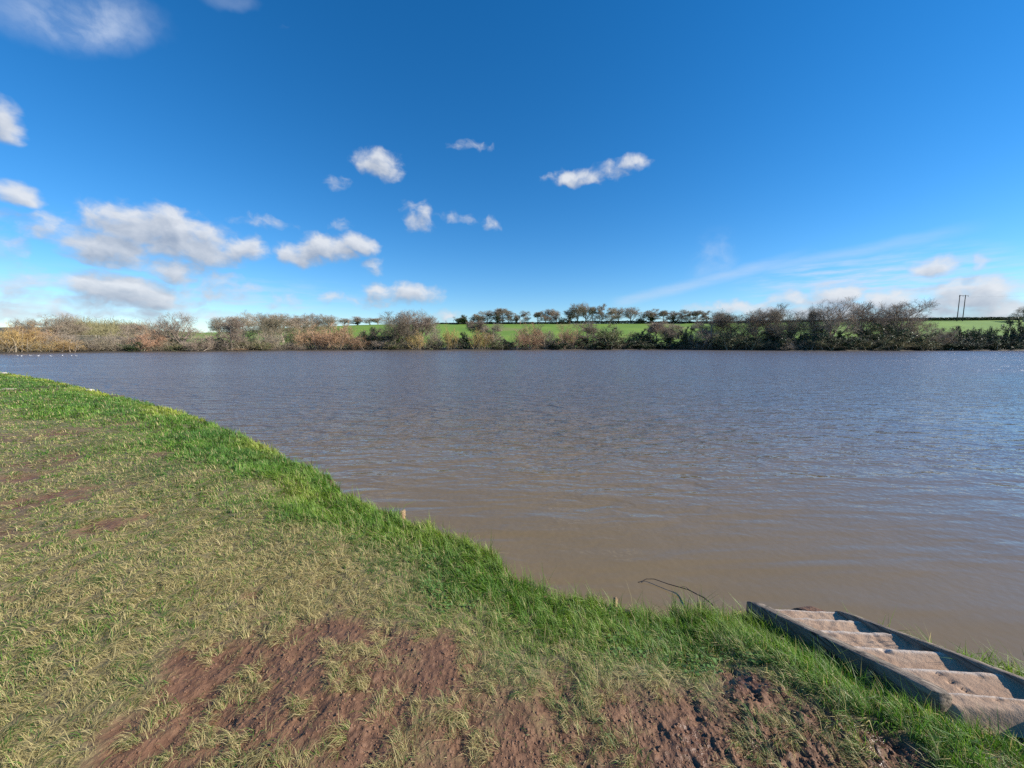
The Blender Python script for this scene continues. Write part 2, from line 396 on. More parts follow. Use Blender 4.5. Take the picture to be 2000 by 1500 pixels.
# ------------------------------------------------------------------ near bank
def ground_mat(T, out):
    tc = T.n('ShaderNodeTexCoord'); P = tc.outputs['Object']
    am = T.n('ShaderNodeAttribute', attribute_name='mud').outputs['Fac']
    ad = T.n('ShaderNodeAttribute', attribute_name='dry').outputs['Fac']
    n1 = T.noise(P, 9, 5, .6); n2 = T.noise(P, 55, 4, .6); n3 = T.noise(P, 1.3, 3)
    mud = T.mix(T.rng(n1, .3, .7), (.105, .050, .026, 1), (.190, .098, .053, 1))
    mud = T.mix(T.rng(n3, .45, .7, 0, .5), mud, (.16, .085, .048, 1))
    soil = T.mix(n2, (.085, .06, .03, 1), (.18, .14, .07, 1))
    turf = T.mix(ad, (.075, .13, .022, 1), (.25, .21, .095, 1))
    turf = T.mix(T.rng(n2, .35, .75), soil, turf)
    col = T.mix(am, turf, mud)
    wet = T.n('ShaderNodeAttribute', attribute_name='wet').outputs['Fac']
    bp = T.n('ShaderNodeBump'); bp.inputs['Strength'].default_value = .75; bp.inputs['Distance'].default_value = .010
    vor = T.n('ShaderNodeTexVoronoi'); vor.inputs['Scale'].default_value = 42
    mp = T.n('ShaderNodeMapping'); T.l(P, mp.inputs['Vector']); mp.inputs['Rotation'].default_value = (0, 0, .6); mp.inputs['Scale'].default_value = (1, .55, 1)
    T.l(T.v('ADD', mp.outputs[0], T.v('MULTIPLY', T.n('ShaderNodeTexNoise').outputs['Color'], (.0, .0, 0))), vor.inputs['Vector'])
    h = T.m('ADD', T.m('ADD', T.m('MULTIPLY', n2, .8), T.m('MULTIPLY', T.noise(P, 150, 3, .65), .35)), T.m('ADD', n1, T.m('MULTIPLY', vor.outputs['Distance'], .8)))
    T.l(h, bp.inputs['Height'])
    rough = T.rng(wet, 0, 1, .75, .22)
    b = principled(T, out, Base_Color=T.mix(T.m('MULTIPLY', wet, .45), col, (.09, .045, .026, 1)), Roughness=rough)
    b.inputs['Specular IOR Level'].default_value = .4
    T.l(bp.outputs[0], b.inputs['Normal'])
GROUND = material('muddy_turf', ground_mat)
def build_ground():
    az = np.concatenate([np.linspace(-180, -72, 40)[:-1], np.linspace(-72, 68, 470), np.linspace(68, 180, 40)[1:]])
    az = np.radians(az)
    r = np.concatenate([[.15, .4, .6], np.geomspace(.75, 1.15, 30), np.geomspace(1.156, 3.6, 240), np.geomspace(3.63, 10, 130), np.geomspace(10.2, 90, 90), [140, 220]])
    A, Rr = np.meshgrid(az, r, indexing='ij'); x, y = np.sin(A) * Rr, np.cos(A) * Rr
    z, d, m = bank_z(x, y)
    keep_v = d > -1.0 - .12 * Rr
    na, nr = x.shape
    idx = np.arange(na * nr).reshape(na, nr)
    f = np.stack([idx[:-1, :-1], idx[:-1, 1:], idx[1:, 1:], idx[1:, :-1]], -1).reshape(-1, 4)
    kv = keep_v.ravel(); f = f[kv[f].any(1)]
    used = np.unique(f); remap = np.full(na * nr, -1); remap[used] = np.arange(len(used)); f = remap[f]
    V = np.stack([x, y, z], -1).reshape(-1, 3)[used]
    m = np.maximum(m, sstep(d, .10, .02)); dr = dryness(x, y, d).ravel()[used]
    wet = ((.35 + .65 * sstep(x, .4, 1.1)) * sstep(fbm(x * 7, y * 7, 77, 3), .46, .64) * m + sstep(z, .06, -.01)).ravel()[used]
    me = mesh_np('ground', V, [f[:, ::-1]], GROUND, True, {'mud': m.ravel()[used], 'dry': dr, 'wet': np.clip(wet, 0, 1)})
    o = link('ground', me); tag(o, 'muddy grass bank of the near shore', kind='structure')
def dryness(x, y, d):
    n = fbm(x * 1.1, y * 1.1, 81, 4); n2 = fbm(x * .35, y * .35, 82, 2)
    r = np.hypot(x, y)
    band = 1.0 + .16 * np.clip(r - 3, 0, 20)
    u, v = step_uv(x, y)
    by_steps = sstep(v, -.85, -.40) * sstep(v, .20, .0) * sstep(u, -.75, -.2)       # lusher beside the steps
    dr = np.clip(sstep(d / band + (n - .5) * 1.1, .30, 1.25) * (.86 + .5 * (n2 - .5)), .04, .97)
    return dr * (1 - .85 * by_steps)
build_ground()

# ------------------------------------------------------------------ far shore and hills
SHORE_Y = ([-900, -300, 0, 250, 400, 500, 600, 700, 900, 1100, 1300, 1400, 1600, 1800, 2000, 2300, 2900],
           [60, 68, 78, 92, 98, 104, 112, 116, 119, 125, 130, 122, 108, 112, 115, 112, 100])
RIDGE_PY = ([-900, -300, 0, 140, 290, 400, 460, 550, 700, 760, 850, 1000, 1400, 1600, 1800, 2000, 2300, 2900],
            [640, 640, 640, 639, 644, 650, 648, 642, 635.5, 634, 633.5, 633.5, 632, 629, 627, 625.5, 624, 624])
RIDGE_Y = ([-900, 0, 300, 500, 900, 1300, 1600, 1800, 2000, 2900], [220, 240, 240, 250, 265, 260, 230, 212, 208, 200])
def az_px(x, y): return CX + F * x / np.maximum(y, 1.0)
def px_x(px, y): return (px - CX) / F * y          # world x at forward distance y (before the small pitch term)
def far_z(x, y):
    p = az_px(x, y)
    ys, yr = np.interp(p, *SHORE_Y), np.interp(p, *RIDGE_Y)
    zr = CAM[2] + (HORIZON - np.interp(p, *RIDGE_PY)) / F * yr
    s = (y - ys) / (yr - ys)
    z = .25 + (zr - .25) * np.clip(.18 * s + .82 * sstep(s, .02, 1.25) / sstep(np.array(1.0), .02, 1.25), None, 1.0)
    z = np.where(s > 1, zr - (s - 1) * 5, z)
    z = np.where(s < 0, -.3 + (s > -.01) * .3, z)
    return z + (fbm(x * .03, y * .03, 5, 3) - .5) * 1.2 * sstep(s, .1, .4) * sstep(s, 1.0, .8)
def field_mat(T, out):
    P = T.n('ShaderNodeTexCoord').outputs['Object']
    s = T.n('ShaderNodeAttribute', attribute_name='up').outputs['Fac']
    n = T.noise(P, .035, 4, .6); n2 = T.noise(P, .6, 4, .65)
    g = T.mix(T.rng(n, .35, .65), (.105, .20, .010, 1), (.16, .26, .016, 1))
    g = T.mix(T.rng(n2, .45, .8, 0, .5), g, (.13, .20, .05, 1))
    g = T.mix(T.rng(T.noise(P, .022, 3), .58, .68, 0, .55), g, (.20, .16, .075, 1))
    rough = T.mix(n2, (.075, .06, .03, 1), (.15, .13, .06, 1))
    g = T.mix(T.rng(T.noise(T.v('MULTIPLY', P, (.05, 1.0, 0)), .5, 3, .6), .4, .7, 0, .4), g, (.085, .18, .02, 1))
    wd = T.n('ShaderNodeAttribute', attribute_name='wooded').outputs['Fac']
    g = T.mix(wd, g, T.mix(n2, (.06, .055, .022, 1), (.13, .115, .05, 1)))
    col = T.mix(T.rng(s, .06, .16), rough, g)
    col = T.mix(T.rng(s, .03, .0), col, (.05, .038, .024, 1))
    principled(T, out, Base_Color=col, Roughness=.85)
def build_hill():
    p = np.linspace(-900, 2900, 480); s = np.concatenate([[-.02, 0.0, .004], np.linspace(.02, 1.0, 60), np.linspace(1.03, 3, 20)])
    Pp, S = np.meshgrid(p, s, indexing='ij')
    ys = np.interp(Pp, *SHORE_Y) ; yr = np.interp(Pp, *RIDGE_Y)
    y = ys + S * (yr - ys); x = (Pp - CX) / F * y
    edge = (fbm(Pp * .02, Pp * 0 + 3, 8, 3) - .5) * 5
    y = y + edge * sstep(S, .1, 0)
    z = far_z((Pp - CX) / F * (ys + S * (yr - ys)), ys + S * (yr - ys))
    n, k = x.shape; idx = np.arange(n * k).reshape(n, k)
    f = np.stack([idx[:-1, :-1], idx[1:, :-1], idx[1:, 1:], idx[:-1, 1:]], -1).reshape(-1, 4)
    o = link('hill', mesh_np('hill', np.stack([x, y, z], -1).reshape(-1, 3), [f], material('winter_field', field_mat), True, {'up': S.ravel(), 'wooded': sstep(Pp, 400, 300).ravel()}))
    tag(o, 'green winter field rising beyond the far shore', kind='structure')
build_hill()

# ------------------------------------------------------------------ steps with two timber beams
def wood_mat(c1, c2, scale=1.0):
    def fn(T, out):
        tc = T.n('ShaderNodeTexCoord'); mp = T.n('ShaderNodeMapping'); T.l(tc.outputs['Object'], mp.inputs['Vector'])
        mp.inputs['Scale'].default_value = (3 * scale, 28 * scale, 28 * scale)
        n = T.noise(mp.outputs[0], 1.6, 6, .65, .6); n2 = T.noise(tc.outputs['Object'], 7 * scale, 4)
        col = T.mix(T.rng(n, .3, .72), c1, c2); col = T.mix(T.rng(n2, .5, .75, 0, .6), col, (.045, .038, .032, 1))
        mp2 = T.n('ShaderNodeMapping'); T.l(tc.outputs['Object'], mp2.inputs['Vector']); mp2.inputs['Scale'].default_value = (1.2 * scale, 60 * scale, 60 * scale)
        ck = T.noise(mp2.outputs[0], 1.0, 3, .5, .3); col = T.mix(T.rng(ck, .58, .66), col, (.02, .016, .012, 1))
        bp = T.n('ShaderNodeBump'); bp.inputs['Strength'].default_value = .6; bp.inputs['Distance'].default_value = .01; T.l(n, bp.inputs['Height'])
        b = principled(T, out, Base_Color=col, Roughness=.8); T.l(bp.outputs[0], b.inputs['Normal'])
    return fn
BEAM = material('weathered_beam', wood_mat((.075, .058, .043, 1), (.32, .25, .185, 1)))
STAKE = material('stake_wood', wood_mat((.22, .14, .07, 1), (.42, .29, .16, 1), 3))
def tread_mat(T, out):
    P = T.n('ShaderNodeTexCoord').outputs['Object']
    n = T.noise(P, 6, 6, .6); n2 = T.noise(P, 38, 5, .65)
    ed = T.n('ShaderNodeAttribute', attribute_name='edge').outputs['Fac']
    col = T.mix(T.rng(n, .3, .7), (.36, .225, .14, 1), (.48, .335, .225, 1))
    col = T.mix(T.rng(n2, .55, .75, 0, .55), col, (.24, .14, .085, 1))
    col = T.mix(T.m('MULTIPLY', ed, T.rng(n2, .3, .6, .4, .9)), col, (.62, .53, .44, 1))
    bp = T.n('ShaderNodeBump'); bp.inputs['Strength'].default_value = .6; bp.inputs['Distance'].default_value = .008
    n3 = T.noise(P, 160, 3, .7)
    col = T.mix(T.rng(n3, .35, .7, 0, .35), col, (.22, .135, .085, 1))
    T.l(T.m('ADD', n2, T.m('ADD', n, T.m('MULTIPLY', n3, .35))), bp.inputs['Height'])
    b = principled(T, out, Base_Color=col, Roughness=.9); T.l(bp.outputs[0], b.inputs['Normal'])
TREAD = material('worn_sandy_tread', tread_mat)
def build_steps():
    ang = math.atan2(ST_D2[1], ST_D2[0])
    root = link('bank_steps', None, loc=ST_B)                 # local x runs downhill, y towards the far beam
    flip = 1.0 if (-math.sin(ang) * ST_N2[0] + math.cos(ang) * ST_N2[1]) > 0 else -1.0
    root.rotation_euler = (0, 0, ang)
    tag(root, 'worn sandy steps between two dark timber beams going down to the water', 'steps')
    def beam(v0, v1, u0, u1, top, depth, shear):
        nu, prof = 44, []
        hw, hd, bev = (v1 - v0) / 2, depth / 2, .007
        for a, b in ((-hw, hd - bev), (-hw + bev, hd), (hw - bev, hd), (hw, hd - bev), (hw, -hd), (-hw, -hd)): prof.append((a, b))
        prof = np.array(prof); us = np.linspace(u0, u1, nu)
        V = []
        for u in us:
            j = fbm(np.full(6, u * 6.0), prof[:, 0] * 14 + 40 * v0, 90, 3) - .5
            k = fbm(np.full(6, u * 9.0), prof[:, 1] * 14 + 7 + 40 * v0, 95, 3) - .5
            end = .012 * max(0, 1 - min(u - u0, u1 - u) / .03)
            for q in range(6):
                s = 1 - end / hw * .8
                V.append((u - .5 * prof[q, 0], ((v0 + v1) / 2 + shear * u + prof[q, 0] * s + j[q] * .006) * flip, top + u * ST_SLOPE - hd + prof[q, 1] * (1 - end / hd) + k[q] * .005))
        idx = np.arange(nu * 6).reshape(nu, 6)
        f = np.stack([idx[:-1], np.roll(idx, -1, 1)[:-1], np.roll(idx, -1, 1)[1:], idx[1:]], -1).reshape(-1, 4)
        me = mesh_np('beam', np.array(V), [f, np.array([idx[0][::-1], idx[-1]])], BEAM)
        link('beam', me, root)
    beam(-.088, -.003, .02, 1.12, .0, .19, .065)
    beam(.368, .420, -.75, .81, .0, .19, .02)
    # nosings: where each level tread ends at the far beam, measured down the slope; the treads run askew to the beams
    nos = [-.115, .052, .27, .49, .68, .83]
    for k, u1 in enumerate(nos):
        u0 = u1 - .14 if k == 0 else nos[k - 1] - .03
        zt = u1 * ST_SLOPE - .010 - (0 if k else .03)
        nu, nv = 26, 34
        U = np.linspace(0, 1, nu); Vv = np.linspace(0, 1, nv)
        UU, VV = np.meshgrid(U, Vv, indexing='ij')
        v = -.035 + VV * .415 if k == 0 else -.03 + .03 * k * .2 + VV * .41
        wav = (fbm(VV * 4 + k * 7, VV * 0 + k, 101, 3) - .5) * .010
        u = u0 + UU * (u1 - u0 + wav) - .5 * (v - .365)
        rise = (nos[k] - (nos[k - 1] if k else -.5)) * -ST_SLOPE
        z = zt + (fbm(u * 9, v * 9 + k * 3, 103, 4) - .5) * .008 + (fbm(u * 40, v * 40, 107, 3) - .5) * .009 * (1.8 if k in (3, 4) else .7) - .014 * sstep(fbm(u * 22, v * 22 + 9, 111, 2), .80, .90)
        z += (1 - UU) * (u1 - u0) * .12 * -ST_SLOPE - .155 * (.365 - v)
        if k == 0: z += -.07 * sstep(UU, .5, 0) - .10 * sstep(VV, .05, 0)
        last = sstep(UU, .93, 1.0); z = z - last * .005
        edge = sstep(UU, .84, .95)
        # front face
        dn = np.linspace(0, 1, 6)[1:]
        fu = np.repeat(u[-1:, :], 5, 0) + (np.array([.004, .004, .0, -.006, -.012])[:, None]) + (fbm(np.repeat(VV[-1:], 5, 0) * 12, dn[:, None] * 4 + k, 109, 2) - .5) * .012
        fz = z[-1:, :] - dn[:, None] * (max(rise, .06) + .07)
        u = np.concatenate([u, fu]); v2 = np.concatenate([v, np.repeat(v[-1:], 5, 0)]); z = np.concatenate([z, fz]); edge = np.concatenate([edge, np.repeat(edge[-1:], 5, 0) * .6])
        n = u.shape[0]; idx = np.arange(n * nv).reshape(n, nv)
        f = np.stack([idx[:-1, :-1], idx[1:, :-1], idx[1:, 1:], idx[:-1, 1:]], -1).reshape(-1, 4)
        me = mesh_np('tread', np.stack([u, v2 * flip, z], -1).reshape(-1, 3), [f], TREAD, True, {'edge': edge.ravel()})
        link('tread', me, root)
    # stake that pins the near beam, its slanted top catching the light
    def stake(u, v, top, w):
        z0 = u * ST_SLOPE
        V = []
        for zz, sl in ((-.45, 0), (top, 1)):
            for a, b in ((-1, -1), (1, -1), (1, 1), (-1, 1)):
                V.append((u + a * w, (v + b * w * .6) * flip, z0 + zz + sl * (-.012 * a + .008 * b)))
        me = mesh_np('stake', np.array(V), [np.array([[0, 1, 2, 3], [4, 7, 6, 5], [0, 4, 5, 1], [1, 5, 6, 2], [2, 6, 7, 3], [3, 7, 4, 0]])], STAKE)
        link('stake', me, root)
    stake(.27, -.088, -.05, .013)
build_steps()

# ------------------------------------------------------------------ posts, stones, branch on the bank
def box_post(px, py, w, h, label, lean=(0, 0), z=None, taper=1.0, rz=.3):
    p = on_z(px, py, .32 if z is None else z)
    zb = -.35
    V, hw = [], w / 2
    for t, zz in ((0, zb), (.92, p[2] + h - .006), (1, p[2] + h)):
        s = hw * (1 if t < .95 else taper)
        for a, b in ((-1, -1), (1, -1), (1, 1), (-1, 1)):
            V.append((p[0] + a * s * math.cos(rz) - b * s * math.sin(rz) + lean[0] * t, p[1] + a * s * math.sin(rz) + b * s * math.cos(rz) + lean[1] * t, zz + (.006 * a if t == 1 else 0)))
    V = np.array(V) - np.array([p[0], p[1], 0])
    f = [[3, 2, 1, 0], [8, 9, 10, 11]]
    for k in (0, 4):
        for i in range(4): f.append([k + i, k + (i + 1) % 4, k + 4 + (i + 1) % 4, k + 4 + i])
    o = link('wooden_post', mesh_np('wooden_post', V, [np.array(f)], STAKE), loc=(p[0], p[1], 0))
    tag(o, label, 'post')
box_post(787, 1004, .050, .035, 'square cut wooden post standing up at the water edge', taper=.9)
box_post(836, 1030, .028, .06, 'thin broken wooden stake just right of the square post', lean=(.01, 0), taper=.4)
box_post(1202, 1170, .022, .012, 'small pale pointed stake in the grass left of the sunken branch', z=.22, taper=.35)

def stone(px, py, sx, sy, sz, col, label, seed, z=.40):
    def fn(T, out):
        n = T.noise(T.n('ShaderNodeTexCoord').outputs['Object'], 14, 5, .6)
        principled(T, out, Base_Color=T.mix(n, tuple(c * .7 for c in col) + (1,), tuple(min(1, c * 1.2) for c in col) + (1,)), Roughness=.85)
    p = on_z(px, py, z)
    nu, nv = 18, 10
    th = np.linspace(0, 2 * np.pi, nu, endpoint=False); ph = np.linspace(-1.4, 1.4, nv)
    TH, PH = np.meshgrid(th, ph, indexing='ij')
    n = .72 + .55 * fbm(np.cos(TH) * 1.7 + seed, np.sin(TH) * 1.7 + PH * 1.3, seed, 3)
    sq = lambda a: np.sign(a) * np.abs(a) ** .7
    V = np.stack([sq(np.cos(TH)) * np.cos(PH) * sx * n, sq(np.sin(TH)) * np.cos(PH) * sy * n, np.clip(np.sin(PH), -.7, .75) * sz * n], -1).reshape(-1, 3)
    idx = np.arange(nu * nv).reshape(nu, nv); nx = np.roll(idx, -1, 0)
    f = np.stack([idx[:, :-1], nx[:, :-1], nx[:, 1:], idx[:, 1:]], -1).reshape(-1, 4)
    zz = float(bank_z(np.array([p[0]]), np.array([p[1]]), False)[0])
    o = link('stone', mesh_np('stone', V, [f, idx[:, 0][::-1][None], idx[:, -1][None]], material('stone', fn)), loc=(p[0], p[1], zz + sz * .35))
    tag(o, label, 'stone')
stone(176, 761, .12, .09, .06, (.55, .5, .42), 'pale flat stone on the far edge of the grass bank', 3)
stone(228, 772, .20, .12, .06, (.10, .075, .06), 'dark flat stone on the bank edge next to the pale one', 4)
stone(18, 763, .22, .12, .03, (.5, .4, .3), 'flat pinkish stone lying in the turf near the left picture edge', 5)
stone(6, 730, .16, .12, .07, (.42, .38, .32), 'small grey stone at the farthest tip of the near bank', 6)
stone(586, 903, .022, .02, .018, (.6, .55, .48), 'tiny whitish pebble among grass on the bank edge', 7, .33)

def build_branch():
    def fn(T, out):
        n = T.noise(T.n('ShaderNodeTexCoord').outputs['Object'], 30, 4)
        principled(T, out, Base_Color=T.mix(n, (.018, .012, .009, 1), (.05, .034, .025, 1)), Roughness=.6)
    m = material('wet_bark', fn)
    def line(pts, r0, r1, parent, name):
        P = np.array([on_z(a, b, z) for a, b, z in pts]); t = np.linspace(0, 1, len(P)); tt = np.linspace(0, 1, 24)
        Q = np.stack([np.interp(tt, t, P[:, k]) for k in range(3)], -1); Q[1:-1] += rng.normal(size=(22, 3)) * .0016
        v, f = tubes(Q[None], np.linspace(r0, r1, 24)[None], 6)
        return link(name, mesh_np(name, v, [f], m, True), parent)
    root = link('fallen_branch', None, loc=(0, 0, 0)); tag(root, 'thin dark forked branch sticking out of the bank into the water', 'branch')
    line([(1392, 1182, .13), (1376, 1168, .085), (1345, 1152, .05), (1330, 1147, .042), (1300, 1139, .035), (1275, 1130, .03), (1262, 1131, .02), (1250, 1136, .008), (1240, 1139, -.01)], .0048, .0018, root, 'stem')
    line([(1347, 1153, .05), (1340, 1147, .05), (1331, 1145, .05)], .002, .001, root, 'twig')
    line([(1262, 1131, .02), (1256, 1136, .008), (1251, 1139, -.004)], .0018, .001, root, 'twig')
build_branch()

# ------------------------------------------------------------------ grass
def grass_mat(T, out):
    a = T.n('ShaderNodeAttribute', attribute_name='tint').outputs['Color']
    d = T.n('ShaderNodeBsdfPrincipled'); T.l(a, d.inputs['Base Color']); d.inputs['Roughness'].default_value = .5; d.inputs['Specular IOR Level'].default_value = .35
    tr = T.n('ShaderNodeBsdfTranslucent')
    br = T.n('ShaderNodeHueSaturation'); br.inputs['Saturation'].default_value = 1.1; br.inputs['Value'].default_value = 1.25; T.l(a, br.inputs['Color']); T.l(br.outputs[0], tr.inputs['Color'])
    ms = T.n('ShaderNodeMixShader'); ms.inputs[0].default_value = .36
    T.l(d.outputs[0], ms.inputs[1]); T.l(tr.outputs[0], ms.inputs[2]); T.l(ms.outputs[0], out.inputs[0])
GRASS = material('grass_blade', grass_mat)
def build_grass(N=2250000):
    az = np.radians(rng.uniform(-64, 64, N)); r = np.exp(rng.uniform(math.log(.95), math.log(48), N))
    x, y = np.sin(az) * r, np.cos(az) * r
    keep = (rng.uniform(size=N) < np.clip((r / 3.0) ** 2, .05, 1)) & ~((az > .25) & (r > 4.2)) & ~((az > -.25) & (r > 9))
    x, y, r = x[keep], y[keep], r[keep]
    # pull blades into tufts
    ts = np.where(r < 4, .055, np.where(r < 9, .10, .19))
    cx, cy = np.floor(x / ts), np.floor(y / ts)
    hx, hy, hk = _hash(cx, cy, 5), _hash(cx, cy, 6), _hash(cx, cy, 7)
    pull = .30 * (_hash(cx, cy, 8) > .35)
    x = x + ((cx + hx) * ts - x) * pull; y = y + ((cy + hy) * ts - y) * pull
    z, d, m = bank_z(x, y)
    dr = dryness(x, y, d)
    lush = 1 - sstep(dr, .12, .5)
    patch = fbm(x * 2.6, y * 2.6, 15, 3)
    tuft = fbm(x * 8.5, y * 8.5, 91, 3) + (hk - .5) * .12
    sparse = np.where(tuft > .57, .85, np.where(tuft > .5, .16, .06))                        # a few tufts survive in the mud
    p = (1 - m) * (.55 + .6 * patch + .4 * lush) + m * sparse
    u, v = step_uv(x, y)
    on_steps = (v > -.10 + .06 * u) & (v < .445) & (u > -.07 - .5 * v) & (u < ST_LEN + .03)
    on_steps |= (v > -.14) & (v < -.05) & (u > .19) & (u < .34)
    d = d + (fbm(x * 4.2, y * 4.2, 19, 3) - .5) * .20 * np.clip(r / 3, .6, 3)
    ok = (d > .015) & (z > .03) & ~on_steps & (rng.uniform(size=len(x)) < p)
    sel = lambda *a: [q[ok] for q in a]
    x, y, z, r, d, m, dr, lush, hx, hy, hk, tuft = sel(x, y, z, r, d, m, dr, lush, hx, hy, hk, tuft)
    tuft = tuft > .57
    n = len(x)
    edge = sstep(d, .35, .0)
    ln = rng.gamma(5, 1 / 5, n) * (.040 + .018 * lush + .012 * tuft + .014 * edge) * (1 - .45 * m * ~tuft) * (1 + .5 * edge * (hk > .75))
    near_r = sstep(x, .7, 1.4) * sstep(r, 4.5, 2.5) * lush
    ln *= 1 + .2 * near_r
    w = rng.uniform(.0007, .0014, n) * (1 + .2 * lush) * np.clip((r / 2.4) ** .88, .8, 12) * (1 + .15 * lush)
    head = hx * 2 * np.pi + rng.normal(size=n) * .8
    wind = math.radians(200)
    lean = np.clip(rng.normal(.66, .28, n) - .14 * lush + .52 * dr + .6 * m * ~tuft, .08, 1.5)
    hxv, hyv = np.cos(head) + .75 * math.cos(wind), np.sin(head) + .35 * math.sin(wind)
    hl = np.hypot(hxv, hyv) + 1e-6; hxv /= hl; hyv /= hl
    side = np.stack([-hyv, hxv, np.zeros(n)], -1)
    tw = rng.uniform(-1, 1, n)[:, None]; side = side * np.cos(tw) + np.array([0, 0, 1.0]) * np.sin(tw) * .6
    base = np.stack([x, y, z - .006], -1)
    def at(t, bend):
        a = lean * bend
        return base + (ln * t)[:, None] * np.stack([hxv * np.sin(a), hyv * np.sin(a), np.cos(a)], -1)
    one = np.ones(n)
    p1, p2 = at(one * .5, .75), at(one, 1.15)
    curl = rng.uniform(0, .2, n) * ln; p2[:, 2] -= curl
    p2[:, 2] = np.maximum(p2[:, 2], z + .004)
    W = w[:, None]
    V = np.stack([base - side * W, base + side * W, p1 - side * W * .85, p1 + side * W * .85, p2], 1)
    # colour per blade: fresh green, yellow green, straw
    straw = rng.uniform(size=n) < np.clip(dr * (.60 + .28 * sstep(r, 6, 2.2) + .5 * (fbm(x * 1.7, y * 1.7, 66, 3) - .5) + .9 * (fbm(x * 7, y * 7, 67, 2) - .5)) + .05 + .12 * m, 0, .88)
    g1, g2, g3 = np.array([.050, .135, .016]), np.array([.125, .205, .028]), np.array([.040, .105, .022])
    k = rng.uniform(size=(n, 1)); col = g1 * (1 - k) + g2 * k
    tone = fbm(x * .9, y * .9, 33, 3)[:, None]; col = col * (1 - .6 * sstep(tone, .55, .35)) + g3 * .6 * sstep(tone, .55, .35)
    yel = (sstep(d, .9, .1) * sstep(fbm(x * .8, y * .8, 44, 3), .36, .58) * (.25 + .75 * sstep(r, 2.6, 5)))[:, None]
    col = col * (1 - .7 * yel) + np.array([.29, .31, .045]) * .7 * yel
    s1, s2 = np.array([.42, .345, .17]), np.array([.24, .205, .08]); k2 = rng.uniform(size=(n, 1)); scol = s1 * k2 + s2 * (1 - k2)
    col = np.where(straw[:, None], scol, col) * rng.uniform(.85, 1.75, (n, 1))
    tint = np.repeat(col[:, None, :], 5, 1)
    tip = np.where(straw, 1.0, 1.15)[:, None]
    tint[:, 4] *= tip
    tint = np.concatenate([tint, np.ones((n, 5, 1))], -1).reshape(-1, 4)
    b = (np.arange(n) * 5)[:, None]
    q = b + np.array([[0, 1, 3, 2]]); t = b + np.array([[2, 3, 4]])
    me = mesh_np('grass', V.reshape(-1, 3), [q, t], GRASS, False, {'tint': tint})
    o = link('grass', me); tag(o, 'short green and straw coloured grass covering the near bank', 'grass', kind='stuff')
build_grass()

def build_weeds():
    def fn(T, out):
        n = T.noise(T.n('ShaderNodeTexCoord').outputs['Object'], 18, 2)
        principled(T, out, Base_Color=T.mix(n, (.045, .11, .02, 1), (.10, .18, .035, 1)), Roughness=.85)
    az = np.radians(rng.uniform(-50, 58, 3600)); r = np.exp(rng.uniform(math.log(1.2), math.log(7), 3600)); x, y = np.sin(az) * r, np.cos(az) * r
    z, d, m = bank_z(x, y); u, v = step_uv(x, y)
    ok = (d > .06) & (dryness(x, y, d) < .45) & (fbm(x * 2.1, y * 2.1, 57, 2) > .50) & ~((v > -.14) & (v < .47) & (u > -.4)) & (m < .6)
    c = np.stack([x, y, z + .022], -1)[ok]
    c = np.repeat(c, 7, 0) + rng.normal(size=(ok.sum() * 7, 3)) * np.array([.022, .022, .007])
    n = len(c); a = rng.uniform(0, 6.28, n); t = rng.uniform(-.5, .5, (n, 2)); s = rng.uniform(.006, .014, (n, 1))
    e1 = np.stack([np.cos(a), np.sin(a), t[:, 0]], -1); e2 = np.stack([-np.sin(a), np.cos(a), t[:, 1]], -1)
    V = np.stack([c - e1 * s, c - e1 * s * .2 + e2 * s * .75, c + e1 * s, c - e1 * s * .2 - e2 * s * .75], 1).reshape(-1, 3)
    o = link('weed', mesh_np('weed', V, [np.arange(n * 4).reshape(-1, 4)], material('broad_leaf', fn)))
    tag(o, 'small broad leaved weeds growing among the bank grass', 'weeds', kind='stuff')
build_weeds()
def build_clods():
    n = 60000
    az = np.radians(rng.uniform(-60, 60, n)); r = np.exp(rng.uniform(math.log(1.0), math.log(4.5), n)); x, y = np.sin(az) * r, np.cos(az) * r
    z, d, m = bank_z(x, y); u, v = step_uv(x, y)
    ok = (rng.uniform(size=n) < m * (.35 + .9 * fbm(x * 4, y * 4, 87, 3))) & (d > .12) & ~((v > -.14) & (v < .47) & (u > -.35)) & (m > .3)
    x, y, z = x[ok], y[ok], z[ok]; k = len(x)
    size = rng.gamma(1.8, .0015, k)[:, None, None] + .0012
    o = np.array([[1, 0, 0], [0, 1, 0], [-1, 0, 0], [0, -1, 0], [0, 0, .6], [0, 0, -.6]])[None] * rng.uniform(.55, 1.35, (k, 6, 3))
    a = rng.uniform(0, 6.28, k)[:, None]; ca, sa = np.cos(a), np.sin(a)
    o = np.stack([o[..., 0] * ca - o[..., 1] * sa, o[..., 0] * sa + o[..., 1] * ca, o[..., 2] + .25 * o[..., 0]], -1)
    V = np.stack([x, y, z], -1)[:, None, :] + o * size
    f = np.array([[0, 1, 4], [1, 2, 4], [2, 3, 4], [3, 0, 4], [1, 0, 5], [2, 1, 5], [3, 2, 5], [0, 3, 5]])
    fa = ((np.arange(k) * 6)[:, None, None] + f[None]).reshape(-1, 3)
    def fn(T, out):
        q = T.noise(T.n('ShaderNodeTexCoord').outputs['Object'], 25, 4)
        principled(T, out, Base_Color=T.mix(q, (.09, .043, .022, 1), (.24, .13, .075, 1)), Roughness=.75)
    c = link('clod', mesh_np('clod', V.reshape(-1, 3), [fa], material('earth_crumbs', fn)))
    tag(c, 'small crumbs of red brown earth scattered over the bare mud', 'earth', kind='stuff')
build_clods()

